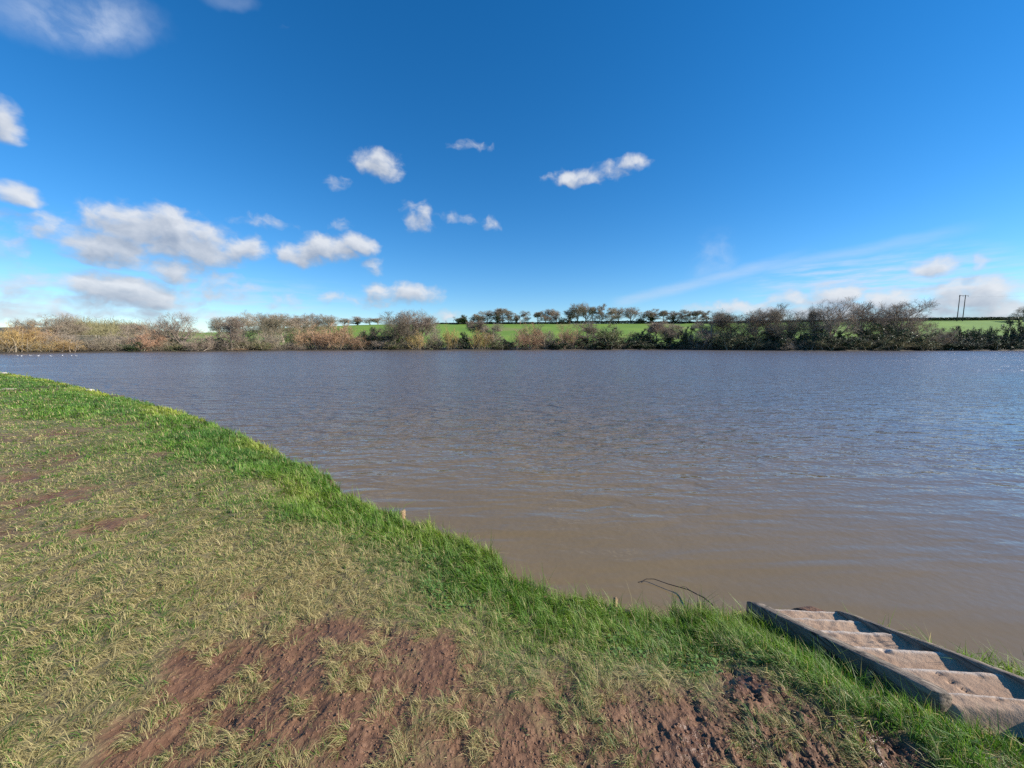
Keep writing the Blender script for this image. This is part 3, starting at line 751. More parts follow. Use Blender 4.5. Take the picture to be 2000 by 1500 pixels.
# ------------------------------------------------------------------ trees: skeletons grown level by level
def grow(P, Rr, n, t0, t1, ang, length, up=.0, wig=.08, K=4, r_ratio=.6, taper=.35):
    """children of the polylines P (N,K,3): n each"""
    N, Kp, _ = P.shape
    t = np.sort(rng.uniform(t0, t1, (N, n)), 1) * (Kp - 1); i = np.clip(t.astype(int), 0, Kp - 2); f = (t - i)[..., None]
    ar = np.arange(N)[:, None]
    o = P[ar, i] * (1 - f) + P[ar, i + 1] * f
    r0 = (Rr[ar, i] * (1 - f[..., 0]) + Rr[ar, i + 1] * f[..., 0]) * r_ratio
    tg = P[ar, i + 1] - P[ar, i]; tg /= np.linalg.norm(tg, axis=2, keepdims=True) + 1e-9
    rnd = rng.normal(size=tg.shape); pr = np.cross(tg, rnd); pr /= np.linalg.norm(pr, axis=2, keepdims=True) + 1e-9
    a = rng.uniform(*ang, size=(N, n, 1)); d = tg * np.cos(a) + pr * np.sin(a)
    L = length * rng.uniform(.6, 1.25, (N, n)) * (1.1 - .45 * t / (Kp - 1))
    o = o.reshape(-1, 3); d = d.reshape(-1, 3); L = L.reshape(-1); r0 = r0.reshape(-1)
    Q = [o]; step = L / (K - 1)
    for k in range(1, K):
        d = d + np.array([0, 0, up]) + rng.normal(size=d.shape) * wig
        d /= np.linalg.norm(d, axis=1, keepdims=True) + 1e-9
        Q.append(Q[-1] + d * step[:, None])
    Q = np.stack(Q, 1)
    R2 = r0[:, None] * np.linspace(1, taper, K)[None]
    return Q, R2

def bark_mat(c1, c2):
    def fn(T, out):
        oi = T.n('ShaderNodeObjectInfo').outputs['Random']
        n = T.noise(T.n('ShaderNodeTexCoord').outputs['Object'], 9, 4)
        col = T.mix(n, c1, c2)
        hs = T.n('ShaderNodeHueSaturation'); T.l(col, hs.inputs['Color']); T.l(T.rng(oi, 0, 1, .8, 1.2, False), hs.inputs['Value'])
        T.l(T.rng(T.m('FRACT', T.m('MULTIPLY', oi, 7.3)), 0, 1, .488, .512, False), hs.inputs['Hue'])
        principled(T, out, Base_Color=hs.outputs[0], Roughness=.85)
    return fn
def leaf_mat(c1, c2):
    def fn(T, out):
        oi = T.n('ShaderNodeObjectInfo').outputs['Random']
        n = T.noise(T.n('ShaderNodeTexCoord').outputs['Object'], 12, 3)
        col = T.mix(T.m('ADD', n, T.m('MULTIPLY_ADD', oi, .5, -.25), clamp=True), c1, c2)
        principled(T, out, Base_Color=col, Roughness=.6)
    return fn
M_BARK = material('grey_bark', bark_mat((.20, .16, .115, 1), (.36, .30, .225, 1)))
M_TWIG = material('grey_brown_twigs', bark_mat((.25, .195, .14, 1), (.36, .29, .22, 1)))
M_RED = material('red_brown_twigs', bark_mat((.33, .19, .105, 1), (.44, .28, .17, 1)))
M_GOLD = material('golden_twigs', bark_mat((.38, .25, .09, 1), (.48, .34, .14, 1)))
M_DULL = material('dull_twigs', bark_mat((.16, .13, .085, 1), (.25, .205, .14, 1)))
M_OLIVE = material('olive_twigs', bark_mat((.20, .18, .08, 1), (.30, .26, .13, 1)))
M_IVY = material('ivy_leaves', leaf_mat((.018, .040, .012, 1), (.045, .085, .022, 1)))
M_GREEN = material('evergreen_leaves', leaf_mat((.03, .065, .016, 1), (.075, .125, .03, 1)))

def normalise(parts, h):
    v = np.concatenate([p for p in parts])
    w = np.percentile(np.abs(v[:, :2]), 94) * 2
    top = np.percentile(v[:, 2], 98.6)
    return [p / np.array([w, w, top]) for p in parts]

def tree_mesh(trunk_h=.6, first=.3, limbs=12, limb_len=.42, limb_ang=(.5, 1.15), up=.13, n2=7, n3=7, n4=5, n5=2, r=.024, twig=.0009, mat=None, ivy=0, lean=0.0, l2=.24, bark=None):
    K0 = 9
    tz = np.linspace(0, 1, K0); tr = np.stack([lean * tz ** 1.5 * trunk_h + np.cumsum(rng.normal(size=K0)) * .007, np.cumsum(rng.normal(size=K0)) * .007, tz * trunk_h - .02], -1)[None]
    rr = (r * (1 - .7 * tz) * (1 + .8 * np.exp(-tz * 14)))[None]
    L1, R1 = grow(tr, rr, limbs, first, 1.0, limb_ang, limb_len, up, .10, 7, .62, .3)
    L2, R2 = grow(L1, R1, n2, .18, 1.0, (.4, 1.05), l2, up * .5, .13, 5, .55, .35)
    L3, R3 = grow(L2, R2, n3, .15, 1.0, (.35, 1.0), l2 * .55, .05, .14, 4, .55, .4)
    L4, R4 = grow(L3, R3, n4, .15, 1.0, (.35, .95), l2 * .33, .04, .12, 3, .5, .5)
    L5, _ = grow(L4, R4, n5, .2, 1.0, (.35, .9), l2 * .21, .04, .1, 3, .5, .5)
    v0, f0 = cat_geo([tubes(tr, rr, 8), tubes(L1, np.maximum(R1, .0035), 6), tubes(L2, np.maximum(R2, .0022), 4)])
    crown = [tubes(L3, np.maximum(R3, twig), 3), ribbons(L4, np.full(L4.shape[:2], twig) * np.array([1.1, .9, .6])), ribbons(L5, np.full(L5.shape[:2], twig) * np.array([.9, .75, .5]))]
    v1, f1 = cat_geo(crown)
    iv = None
    if ivy:
        src = np.concatenate([tr.reshape(-1, 3)[:7], L1[:max(2, limbs // 2), :4].reshape(-1, 3)])
        c = src[rng.integers(0, len(src), ivy)] + rng.normal(size=(ivy, 3)) * np.array([.026, .026, .03])
        iv = leaves(c, .011)
    parts = [v0, v1] + ([iv[0]] if iv else [])
    parts = normalise(parts, 1)
    out = {'trunk': mesh_np('trunk', parts[0], [f0], bark or M_BARK, True), 'crown': mesh_np('crown', parts[1], [f1], mat or M_TWIG)}
    if iv: out['ivy'] = mesh_np('ivy', parts[2], [iv[1]], M_IVY)
    return out
def leaves(c, size):
    n = len(c); a = rng.normal(size=(n, 3)); a /= np.linalg.norm(a, axis=1, keepdims=True)
    b = np.cross(a, rng.normal(size=(n, 3))); b /= np.linalg.norm(b, axis=1, keepdims=True)
    s = size * rng.uniform(.6, 1.5, (n, 1))
    V = np.stack([c - a * s, c + b * s * .6, c + a * s, c - b * s * .6], 1).reshape(-1, 3)
    return V, np.arange(n * 4).reshape(-1, 4)
def bush_mesh(stems=16, spread=.95, mat=None, n2=6, n3=8, n4=4, twig=.0019, up=.05, leafn=0, leaf_m=None, l1=.85):
    o = np.zeros((stems, 3)); o[:, :2] = rng.normal(size=(stems, 2)) * .17
    az = rng.uniform(0, 2 * np.pi, stems); a = rng.uniform(0, spread, stems); d = np.stack([np.cos(az) * np.sin(a), np.sin(az) * np.sin(a), np.cos(a)], -1)
    Q = [o - d * .03]; L = l1 * rng.uniform(.65, 1.1, stems) * (1 - .38 * a / spread)
    for k in range(6):
        d = d + rng.normal(size=d.shape) * .10 + np.array([0, 0, up]); d /= np.linalg.norm(d, axis=1, keepdims=True); Q.append(Q[-1] + d * (L / 6)[:, None])
    S = np.stack(Q, 1); R = np.linspace(.012, .003, 7)[None].repeat(stems, 0)
    L2, R2 = grow(S, R, n2, .04, 1.0, (.3, 1.1), .30, .06, .12, 5, .55, .4)
    L3, R3 = grow(L2, R2, n3, .15, 1.0, (.3, .9), .17, .05, .12, 3, .5, .5)
    L4, _ = grow(L3, R3, n4, .2, 1.0, (.3, .9), .10, .05, .1, 3, .5, .5)
    v0, f0 = tubes(S, R, 5)
    tw = lambda B, k: ribbons(B, np.full(B.shape[:2], twig * k) * np.linspace(1.1, .55, B.shape[1]))
    v1, f1 = cat_geo([tubes(L2, np.maximum(R2, twig), 3), tw(L3, 1.0), tw(L4, .85)])
    parts = [v0, v1]; iv = None
    if leafn:
        cc = L2.reshape(-1, 3); k = rng.integers(0, len(cc), leafn)
        # leaf clumps gather round some of the boughs and leave gaps between
        clump = fbm(cc[:, 0] * 5 + 3, cc[:, 2] * 5 + cc[:, 1] * 4, 70, 2)
        k = k[clump[k] > .38]
        iv = leaves(cc[k] + rng.normal(size=(len(k), 3)) * .028, .021)
        parts.append(iv[0])
    parts = normalise(parts, 1)
    out = {'stem': mesh_np('stem', parts[0], [f0], M_BARK, True), 'crown': mesh_np('crown', parts[1], [f1], mat or M_RED)}
    if iv: out['foliage'] = mesh_np('foliage', parts[2], [iv[1]], leaf_m or M_IVY)
    return out

KINDS = {}
def add_kind(k, n, fn): KINDS[k] = [fn() for _ in range(n)]
add_kind('oak', 3, lambda: tree_mesh(.60, .20, 15, .40, (.5, 1.2)))
add_kind('oak_wide', 2, lambda: tree_mesh(.50, .22, 14, .48, (.5, 1.2), r=.028))
add_kind('tall', 3, lambda: tree_mesh(.76, .22, 17, .25, (.5, 1.15), .03, r=.019, l2=.18, twig=.0011))
add_kind('tall_ivy', 2, lambda: tree_mesh(.74, .22, 16, .25, (.5, 1.15), .03, r=.019, l2=.18, ivy=2400, twig=.0011))
add_kind('dark_oak', 2, lambda: tree_mesh(.56, .20, 15, .42, (.45, 1.15), mat=M_DULL, bark=M_DULL))
add_kind('lean_oak', 1, lambda: tree_mesh(.50, .26, 13, .50, (.5, 1.25), r=.030, lean=-.35))
add_kind('red', 2, lambda: bush_mesh(24, .98, M_RED))
add_kind('gold', 2, lambda: bush_mesh(22, .85, M_GOLD))
add_kind('brown', 2, lambda: bush_mesh(22, 1.1, M_TWIG))
add_kind('olive', 2, lambda: bush_mesh(20, 1.1, M_OLIVE, leafn=1200, leaf_m=M_GREEN))
add_kind('dark', 2, lambda: bush_mesh(16, 1.05, M_DULL, leafn=8000, leaf_m=M_IVY))
add_kind('green', 2, lambda: bush_mesh(16, 1.05, M_DULL, leafn=4200, leaf_m=M_GREEN))
NAMES = {'oak': 'bare_oak_tree', 'oak_wide': 'bare_oak_tree', 'dark_oak': 'bare_oak_tree', 'lean_oak': 'bare_oak_tree', 'tall': 'bare_tree', 'tall_ivy': 'ivy_clad_tree',
         'red': 'willow_bush', 'gold': 'willow_bush', 'brown': 'bare_bush', 'olive': 'scrub_bush', 'dark': 'dark_ivy_bush', 'green': 'evergreen_bush'}
count = {}
def plant(kind, px, top, wpx, back, label, group, base_z=None):
    """px, top row and width in photograph pixels; back = metres behind the far waterline, or 'ridge+n'"""
    if isinstance(back, str): y = float(np.interp(px, *RIDGE_Y)) + float(back[5:] or 0)
    else: y = float(np.interp(px, *SHORE_Y)) + back
    p = on_y(px, top, y); x = p[0]
    z = float(far_z(np.array([x]), np.array([y]))[0]) - .1
    h = p[2] - z; w = wpx / F * y * (1.0 if isinstance(back, str) else 1.04)
    k = count.get(kind, 0); count[kind] = k + 1
    parts = KINDS[kind][k % len(KINDS[kind])]
    o = link(NAMES[kind], None, loc=(x, y, z)); o.rotation_euler = (0, 0, rng.uniform(0, 6.28) if kind != 'lean_oak' else 0); o.scale = (w, w, h)
    tag(o, label, 'bush' if 'bush' in NAMES[kind] else 'tree', group)
    for nm, me in parts.items():
        q = link(nm, me, o)
        if nm in ('stem', 'foliage'): q['kind'] = 'stuff'
GL, GR, GH = 'bushes and trees along the far shore', 'dark trees along the right far shore', 'bare trees on the hill crest'
PLANTS = [
 # ---- left shore
 ('gold', 8, 637, 62, 3, 'golden willow bush at the far left picture edge', GL), ('gold', 52, 640, 62, 4, 'golden willow bush behind the pale dead trunk', GL),
 ('red', 66, 640, 50, 14, 'reddish willow crown rising behind the golden bushes on the left', GL), ('oak', 42, 624, 28, 26, 'small round bare tree above the golden willows at far left', GL),
 ('oak_wide', 100, 615, 62, 24, 'spreading bare tree above the left bushes with twisted open crown', GL), ('oak', 132, 623, 40, 28, 'low bare tree right of the twisted spreading one at left', GL),
 ('gold', 82, 668, 36, 2, 'low olive gold bush at water left of the brown thicket', GL),
 ('brown', 108, 648, 56, 5, 'brown twiggy thicket under the spreading bare tree at left', GL), ('gold', 126, 664, 44, 2, 'low golden bush overhanging the water left of the grey bush', GL),
 ('brown', 165, 659, 64, 4, 'rounded grey bare bush by the water below the wooded rise', GL), ('green', 203, 664, 30, 7, 'small green bush between the grey and brown bushes at left', GL),
 ('brown', 222, 652, 50, 4, 'brown bush with pale arching stems left of the reddish ones', GL), ('brown', 252, 644, 54, 7, 'tall brown bush left of the round reddish bush', GL),
 ('red', 288, 646, 48, 3, 'round reddish bush left of the big leaning oak', GL), ('green', 262, 668, 30, 1, 'low green bush at water below the tall brown bush', GL), ('oak', 277, 631, 30, 62, 'distant round bare tree above the reddish bush', GL),
 ('oak', 247, 632, 22, 66, 'distant faint bare tree on the wooded rise at left', GL), ('brown', 305, 640, 34, 24, 'brown scrub behind and left of the big leaning oak', GL),
 ('lean_oak', 352, 615, 72, 4, 'big bare oak with leaning split trunk standing at the left waterside', GL), ('green', 330, 660, 42, 7, 'green bush under the limbs of the big leaning oak', GL), ('olive', 342, 672, 34, 1.5, 'low green scrub at the foot of the leaning oak', GL),
 ('brown', 398, 650, 60, 3, 'wide pale brown bush just right of the leaning oak', GL), ('dark', 425, 655, 36, 10, 'dark green bush behind the pale brown bush right of the oak', GL),
 ('oak', 428, 621, 32, 70, 'thin bare tree on the field edge above the dark green bush', GL),
 ('tall', 450, 622, 40, 2.5, 'slim bare tree with pale straight trunk at the waterside', GL), ('dark', 462, 656, 38, 8, 'dark bush right of the slim pale trunked tree', GL),
 ('oak', 474, 613, 44, 34, 'round crowned bare tree on the field behind the slim pale tree', GL),
 ('olive', 487, 664, 42, 4, 'olive scrub right of the slim pale trunked tree', GL), ('red', 470, 680, 26, 1, 'small reddish clump at the water by the slim tree', GL),
 # ---- field row
 ('oak', 514, 615, 46, 46, 'leftmost bare oak of the wide group in the left field', GL), ('dark_oak', 526, 618, 44, 30, 'darker bare oak in the wide field group', GL), ('oak', 548, 614, 50, 50, 'broad pale bare oak in the middle of the field group', GL),
 ('tall', 574, 619, 32, 56, 'narrow bare tree right of the broad field oaks', GL), ('oak', 592, 617, 34, 66, 'bare tree in the field left of the twin crowns', GL), ('oak_wide', 612, 615, 40, 72, 'bare field tree with broad crown above the red willows, left of a pair', GL), ('oak', 643, 616, 34, 74, 'bare field tree with broad crown above the red willows, right of a pair', GL),
 ('brown', 532, 648, 52, 6, 'pale twiggy bush below the field oaks with light stems', GL), ('olive', 510, 668, 40, 3, 'low olive bush at the water below the field oaks', GL), ('brown', 565, 672, 40, 2, 'low brown bush at water left of the red willows', GL), ('olive', 575, 645, 40, 14, 'tall olive scrub left of the red willows', GL), ('green', 500, 660, 34, 12, 'green hedge bush behind the olive scrub', GL),
 ('oak', 672, 622, 20, 'ridge', 'small bare tree on the crest above the red willows', GH), ('tall_ivy', 697, 619, 26, 'ridge', 'ivy dark bare tree on the crest left of the green slope', GH), ('oak', 722, 621, 24, 'ridge', 'bare crest tree at the right of the green slope on the left', GH), ('oak', 738, 621, 22, 'ridge4', 'rightmost bare crest tree before the tall shore trees', GH),
 # ---- red willows
 ('red', 600, 640, 52, 5, 'left end of the big red willow mass on the far shore', GL), ('red', 634, 637, 64, 4, 'broad red willow in the middle of the willow mass', GL), ('red', 668, 632, 60, 6, 'tallest red willow at the top of the willow mass', GL), ('red', 700, 656, 48, 2, 'low rounded red willow at right end of the willow mass', GL),
 ('olive', 624, 640, 32, 9, 'yellowish willow top among the red willows', GL),
 ('dark', 728, 644, 52, 6, 'dark thicket right of the red willow mass', GL), ('brown', 742, 662, 40, 2.5, 'brown bush with orange stems at the foot of the dark thicket', GL),
 ('dark_oak', 772, 613, 60, 4, 'dark trunked tall bare tree, leftmost of the tall trio at centre left', GL), ('oak', 797, 609, 50, 10, 'tallest bare tree in the tall trio at centre left', GL), ('oak', 824, 611, 44, 12, 'pale bare tree, rightmost of the tall trio at centre left', GL),
 ('olive', 765, 668, 40, 2, 'low olive bush under the dark trunked tall tree', GL), ('dark', 790, 650, 40, 9, 'dark ivy thicket under the tall trio', GL),
 ('gold', 815, 650, 34, 2, 'orange upright bush under the pale tree of the trio', GL), ('brown', 845, 640, 44, 7, 'pale silvery bush right of the tall trio', GL), ('gold', 878, 643, 28, 2.5, 'slender orange bush standing alone at the shore', GL),
 ('dark', 905, 652, 40, 5, 'dark low thicket between two orange bushes', GL), ('gold', 930, 645, 28, 2, 'light orange bush right of the dark low thicket', GL), ('gold', 950, 647, 26, 2.2, 'pale orange bush, last of the orange row', GL), ('olive', 845, 664, 36, 4, 'green tinged scrub below the silvery bush', GL),
 ('tall', 928, 627, 34, 8, 'thin dark bare tree behind the light orange bush', GL), ('tall', 964, 634, 36, 4, 'slim bare tree with open arching crown at centre', GL), ('dark', 984, 664, 36, 4, 'low dark bush at centre left of the big red willow', GL), ('olive', 972, 668, 34, 2, 'low olive scrub at centre by the water', GL),
 ('red', 1030, 634, 58, 3, 'big round reddish willow at the centre of the far shore', GL), ('brown', 1056, 640, 46, 6, 'brown crown right of the big central willow', GL), ('brown', 1078, 650, 34, 4, 'thin brown bush between the central willow and the next', GL),
 ('red', 1112, 636, 44, 4, 'red brown willow right of the central one', GL), ('dark', 1090, 664, 40, 3, 'dark low bush below the two central willows', GL), ('dark', 1070, 668, 36, 5, 'dark scrub at the right foot of the big central willow', GL),
 ('tall', 1148, 630, 40, 6, 'bare tree with pale thin crown in front of the green field', GL), ('dark', 1140, 660, 46, 5, 'dark ivy bush under the pale thin crowned tree', GL), ('olive', 1190, 636, 52, 5, 'wide olive scrub tree with arching pale limbs', GL), ('dark', 1178, 662, 50, 3, 'dark bush below the arching olive scrub', GL),
 ('dark', 1215, 662, 44, 5, 'dark bush left of the small field edge tree', GL), ('olive', 1240, 650, 40, 6, 'olive scrub at the field edge right of the arching tree', GL), ('dark', 1262, 645, 38, 6, 'tall dark ivy bush left of two pinkish trees', GL), ('dark', 1245, 668, 44, 2, 'low dark bush by the water below the olive scrub', GL),
 ('tall', 1282, 631, 38, 5, 'pinkish bare tree, left of two before the field', GL), ('tall_ivy', 1310, 629, 38, 4, 'pinkish bare tree with ivy trunk, right of two before the field', GL), ('dark', 1282, 668, 44, 3, 'low dark bush under the left pinkish tree', GL), ('dark', 1318, 668, 40, 3, 'low dark bush under the right pinkish tree', GL),
 ('dark', 1345, 641, 28, 4, 'lone dark ivy bush shaped like a glove against the field', GL), ('dark', 1340, 666, 46, 5, 'dark bush at the foot of the glove shaped ivy', GL),
 # ---- right shore
 ('tall', 1392, 622, 54, 5, 'reddish grey bare tree at the left end of the right wood', GR), ('brown', 1372, 648, 48, 3, 'brown twiggy bush right of the glove shaped ivy', GR), ('dark', 1395, 662, 50, 5, 'dark bush below the reddish grey tree', GR),
 ('dark_oak', 1432, 611, 62, 8, 'broad dull bare tree second from the left in the right wood', GR), ('olive', 1422, 648, 56, 3, 'olive brown bush below the broad dull tree', GR), ('dark', 1448, 655, 54, 6, 'dark thicket below the broad dull tree', GR),
 ('oak', 1478, 606, 56, 9, 'bare oak with dark trunk in the right wood, third from left', GR), ('dark', 1490, 650, 56, 4, 'dark thicket under the third oak of the right wood', GR), ('olive', 1470, 655, 46, 2, 'olive scrub at water under the third oak', GR), ('tall_ivy', 1505, 608, 34, 12, 'ivy clad slim tree between the third and fourth oaks', GR),
 ('dark_oak', 1546, 599, 66, 8, 'wide flat topped bare oak left of the tallest tree', GR), ('dark', 1545, 652, 60, 5, 'dark thicket under the flat topped oak', GR), ('brown', 1535, 664, 50, 2, 'brown bush with upright yellow stems at the waterline', GR), ('olive', 1520, 645, 40, 10, 'olive scrub behind the upright yellow stems', GR),
 ('dark_oak', 1597, 602, 26, 10, 'small dark bare tree just left of the tallest', GR), ('oak_wide', 1632, 587, 68, 7, 'tallest fan shaped bare tree on the right shore', GR), ('dark', 1600, 645, 50, 6, 'dark ivy bush left of the tallest trunk', GR), ('dark', 1640, 650, 60, 4, 'dark thicket under the tallest fan shaped tree', GR), ('olive', 1612, 662, 56, 2, 'olive scrub along water below the tallest tree', GR),
 ('oak', 1690, 594, 52, 9, 'rounded bare tree right of the tallest one', GR), ('dark', 1690, 648, 60, 5, 'dark thicket under the rounded tree right of the tallest', GR), ('green', 1722, 634, 52, 7, 'dark green tall scrub right of the rounded tree', GR), ('olive', 1675, 660, 50, 2, 'olive scrub at water below the rounded tree', GR),
 ('dark_oak', 1745, 603, 40, 12, 'small bare tree left of the last wide oak', GR), ('oak_wide', 1772, 592, 76, 8, 'last wide bare oak before the open field on the right', GR), ('green', 1765, 644, 54, 5, 'dark green bush under the last wide oak', GR), ('olive', 1740, 658, 60, 2, 'long olive scrub at water below the last wide oak', GR),
 ('brown', 1800, 646, 60, 5, 'grey brown bush right of the last wide oak', GR), ('brown', 1838, 638, 56, 6, 'faint bare bush with arching limbs against the bright field', GR), ('dark', 1825, 664, 56, 3, 'low dark bush below the arching bare bush', GR), ('olive', 1795, 666, 50, 2, 'low olive scrub at water near the last wide oak', GR),
 ('dark', 1868, 641, 40, 5, 'dark round bush left of the twin pole', GR), ('dark', 1872, 664, 56, 2, 'low black looking bush at the water under the twin pole', GR), ('green', 1905, 642, 40, 7, 'green scrub below and right of the twin pole', GR), ('dark', 1925, 656, 50, 3, 'dark low bush right of the green scrub', GR), ('dark', 1935, 642, 16, 6, 'narrow dark ivy stump between low bushes at right', GR),
 ('dark', 1985, 626, 38, 4, 'tall dark ivy column near the right picture edge', GR), ('dark', 1962, 662, 54, 2, 'low dark bush left of the tall ivy column', GR), ('dark', 2004, 650, 50, 3, 'dark bush cut by the right picture edge', GR), ('oak', 2003, 599, 30, 'ridge-10', 'bare tree cut by the right picture edge on the skyline', GR),
 # ---- hill crest
 ('dark', 905, 617, 32, 'ridge', 'dark round evergreen clump at left end of the crest trees', GH), ('tall_ivy', 934, 612, 24, 'ridge', 'dark crest tree right of the evergreen clump', GH), ('tall', 952, 607, 24, 'ridge3', 'dark crest tree in the first group, second from left', GH), ('tall_ivy', 972, 605, 24, 'ridge', 'dark crest tree in the first group, third from left', GH), ('tall', 982, 603, 24, 'ridge4', 'tallest dark crest tree in the first group', GH), ('tall', 993, 608, 20, 'ridge', 'rightmost dark crest tree in the first group', GH),
 ('tall_ivy', 1009, 613, 13, 'ridge', 'small lone crest tree with ivy base, left of a lone pair', GH), ('tall', 1025, 608, 18, 'ridge', 'lone upright crest tree right of the small ivy one', GH),
 ('tall', 1051, 610, 20, 'ridge', 'leaning crest tree starting the second group', GH), ('tall', 1066, 605, 20, 'ridge', 'taller crest tree in the second group', GH), ('tall', 1077, 605, 20, 'ridge3', 'crest tree in the middle of the second group', GH), ('oak', 1087, 607, 18, 'ridge6', 'pale crest tree at right of the second group', GH), ('olive', 1098, 620, 18, 'ridge', 'low pale scrub on the crest between groups', GH),
 ('tall_ivy', 1113, 602, 20, 'ridge', 'ivy trunked crest tree starting the tall third group', GH), ('oak', 1128, 594, 28, 'ridge', 'tallest crest tree on the hill, left of a pair', GH), ('oak', 1144, 594, 26, 'ridge4', 'tallest crest tree on the hill, right of a pair', GH), ('tall', 1158, 600, 20, 'ridge', 'slim crest tree right of the tallest pair', GH), ('tall', 1176, 595, 18, 'ridge', 'pointed narrow crest tree in the third group', GH),
 ('tall', 1195, 602, 24, 'ridge', 'crest tree left of the dark round holly', GH), ('oak', 1209, 601, 24, 'ridge5', 'rounded crest tree in the third group', GH), ('oak', 1233, 601, 28, 'ridge', 'dome crowned crest tree at end of the third group', GH), ('dark', 1253, 620, 16, 'ridge', 'small round dark holly on the crest', GH),
 ('tall_ivy', 1272, 605, 30, 'ridge', 'crest tree with dark ivy heart right of the holly', GH), ('tall', 1297, 607, 22, 'ridge', 'first slim tree of the dense crest row', GH), ('tall_ivy', 1316, 608, 24, 'ridge', 'ivy dark tree in the dense crest row', GH), ('tall', 1332, 606, 20, 'ridge', 'pale slim tree in the dense crest row', GH), ('tall', 1348, 608, 20, 'ridge3', 'middle slim tree in the dense crest row', GH), ('tall', 1364, 607, 20, 'ridge', 'slim crest tree left of the reddish grey shore tree', GH), ('tall', 1380, 608, 20, 'ridge4', 'crest tree behind the reddish grey shore tree', GH), ('oak', 1402, 610, 24, 'ridge', 'crest tree partly hidden behind the right wood', GH), ('oak', 1512, 609, 30, 'ridge', 'distant crest tree seen through the right wood', GH),
]
for a in PLANTS: plant(*a)

# pale dead trunk, left shore
def dead_trunk():
    y = float(np.interp(28, *SHORE_Y)) + .8
    pts = [(31, 690), (31, 678), (29, 670), (26, 664), (24, 660)]
    P = np.array([on_y(a, b, y) for a, b in pts]); t = np.linspace(0, 1, 5); tt = np.linspace(0, 1, 14)
    Q = np.stack([np.interp(tt, t, P[:, k]) for k in range(3)], -1); b0 = Q[0].copy()
    v, f = tubes((Q - b0)[None], np.linspace(.11, .06, 14)[None], 7)
    def fn(T, out):
        n = T.noise(T.n('ShaderNodeTexCoord').outputs['Object'], 5, 4); principled(T, out, Base_Color=T.mix(n, (.25, .20, .13, 1), (.38, .32, .23, 1)), Roughness=.8)
    o = link('dead_trunk', mesh_np('dead_trunk', v, [f], material('bleached_wood', fn), True), loc=b0); tag(o, 'pale bleached dead trunk leaning at the far left waterside', 'trunk')
dead_trunk()

# undergrowth along the far waterline, wooded rise, ridge hedge
def twig_mass(name, c, length, half, mat, label, cat, kind, leafs=None, leaf_size=.2, parent=None, up=(.2, .8, .9)):
    n = len(c); d = rng.normal(size=(n, 3)) * np.array([up[1], up[1], .5]) + np.array([0, 0, up[2]]); d /= np.linalg.norm(d, axis=1, keepdims=True)
    L = length * rng.uniform(.5, 1.4, (n, 1)); m = c + d * L * .5 + rng.normal(size=(n, 3)) * .06 * length
    v, f = ribbons(np.stack([c, m, c + d * L], 1), np.full((n, 3), half) * np.array([1.1, .9, .4]))
    o = link(name, mesh_np(name, v, [f], mat), parent)
    if label: tag(o, label, cat, kind=kind)
    return o
def undergrowth():
    n = 46000
    px = rng.uniform(-250, 2250, n); back = rng.gamma(2.0, 1.6, n)
    dens = fbm(px * .03, px * 0, 12, 3); keep = rng.uniform(size=n) < .25 + 1.1 * dens
    px, back = px[keep], back[keep]
    y = np.interp(px, *SHORE_Y) + back + .2; x = (px - CX) / F * y
    z = far_z(x, y) + rng.uniform(0, 2.8, len(x)) * fbm(px * .09, px * 0 + 4, 14, 2)
    twig_mass('undergrowth', np.stack([x, y, z], -1), 1.2, .022, M_DULL, 'brown brambles and dead reeds along the foot of the far shore', 'undergrowth', 'stuff')
undergrowth()
def wooded_rise():
    parts_v, parts_f, off = [], [], 0
    cs = []
    for k in range(150):
        px = rng.uniform(118, 300); row = rng.uniform(0, 1); y = 165 + row * 70
        top = np.interp(px, [118, 150, 200, 250, 300], [638, 629, 633, 634, 644]) + (1 - row) * 16
        p = on_y(px, top, y); g = p[2] - 7
        cs.append((p[0], y, g, row, px))
    pos = []
    for x, y, g, row, px in cs:
        q = rng.normal(size=(230, 3)) * np.array([2.6, 2.6, 2.4]) + np.array([x, y, g + 3.6]); pos.append(q)
    c = np.concatenate(pos)
    twig_mass('wood', c, 2.0, .05, M_OLIVE, 'olive brown wood covering the rise behind the left shore', 'wood', 'stuff', up=(.2, .7, 1.0))
    # dark conifer tops on the skyline
    for k, (px, top) in enumerate([(146, 632), (154, 630), (162, 629), (171, 631), (180, 634), (190, 635), (203, 636), (216, 634.5), (227, 634), (238, 636), (252, 638)]):
        y = 246; p = on_y(px, top, y); h = 9.0 * rng.uniform(.9, 1.1)
        n = 700; t = rng.uniform(0, 1, n) ** .7; a = rng.uniform(0, 6.28, n); r = (1 - t) ** .6 * 2.2 * rng.uniform(.3, 1, n) + .1
        q = np.stack([np.cos(a) * r, np.sin(a) * r, t * h], -1)
        v, f = leaves(q + np.array([0, 0, .0]), .42)
        o = link('conifer_tree', None, loc=(p[0], y, p[2] - h)); tag(o, 'dark conifer top on the skyline of the left wooded rise', 'tree', 'conifers on the left rise')
        link('crown', mesh_np('crown', v, [f], M_IVY), o)
        tv, tf = tubes(np.array([[[0, 0, -6.0], [0, 0, h * .9]]]), np.array([[.3, .05]]), 6); link('trunk', mesh_np('trunk', tv, [tf], M_BARK), o)
wooded_rise()
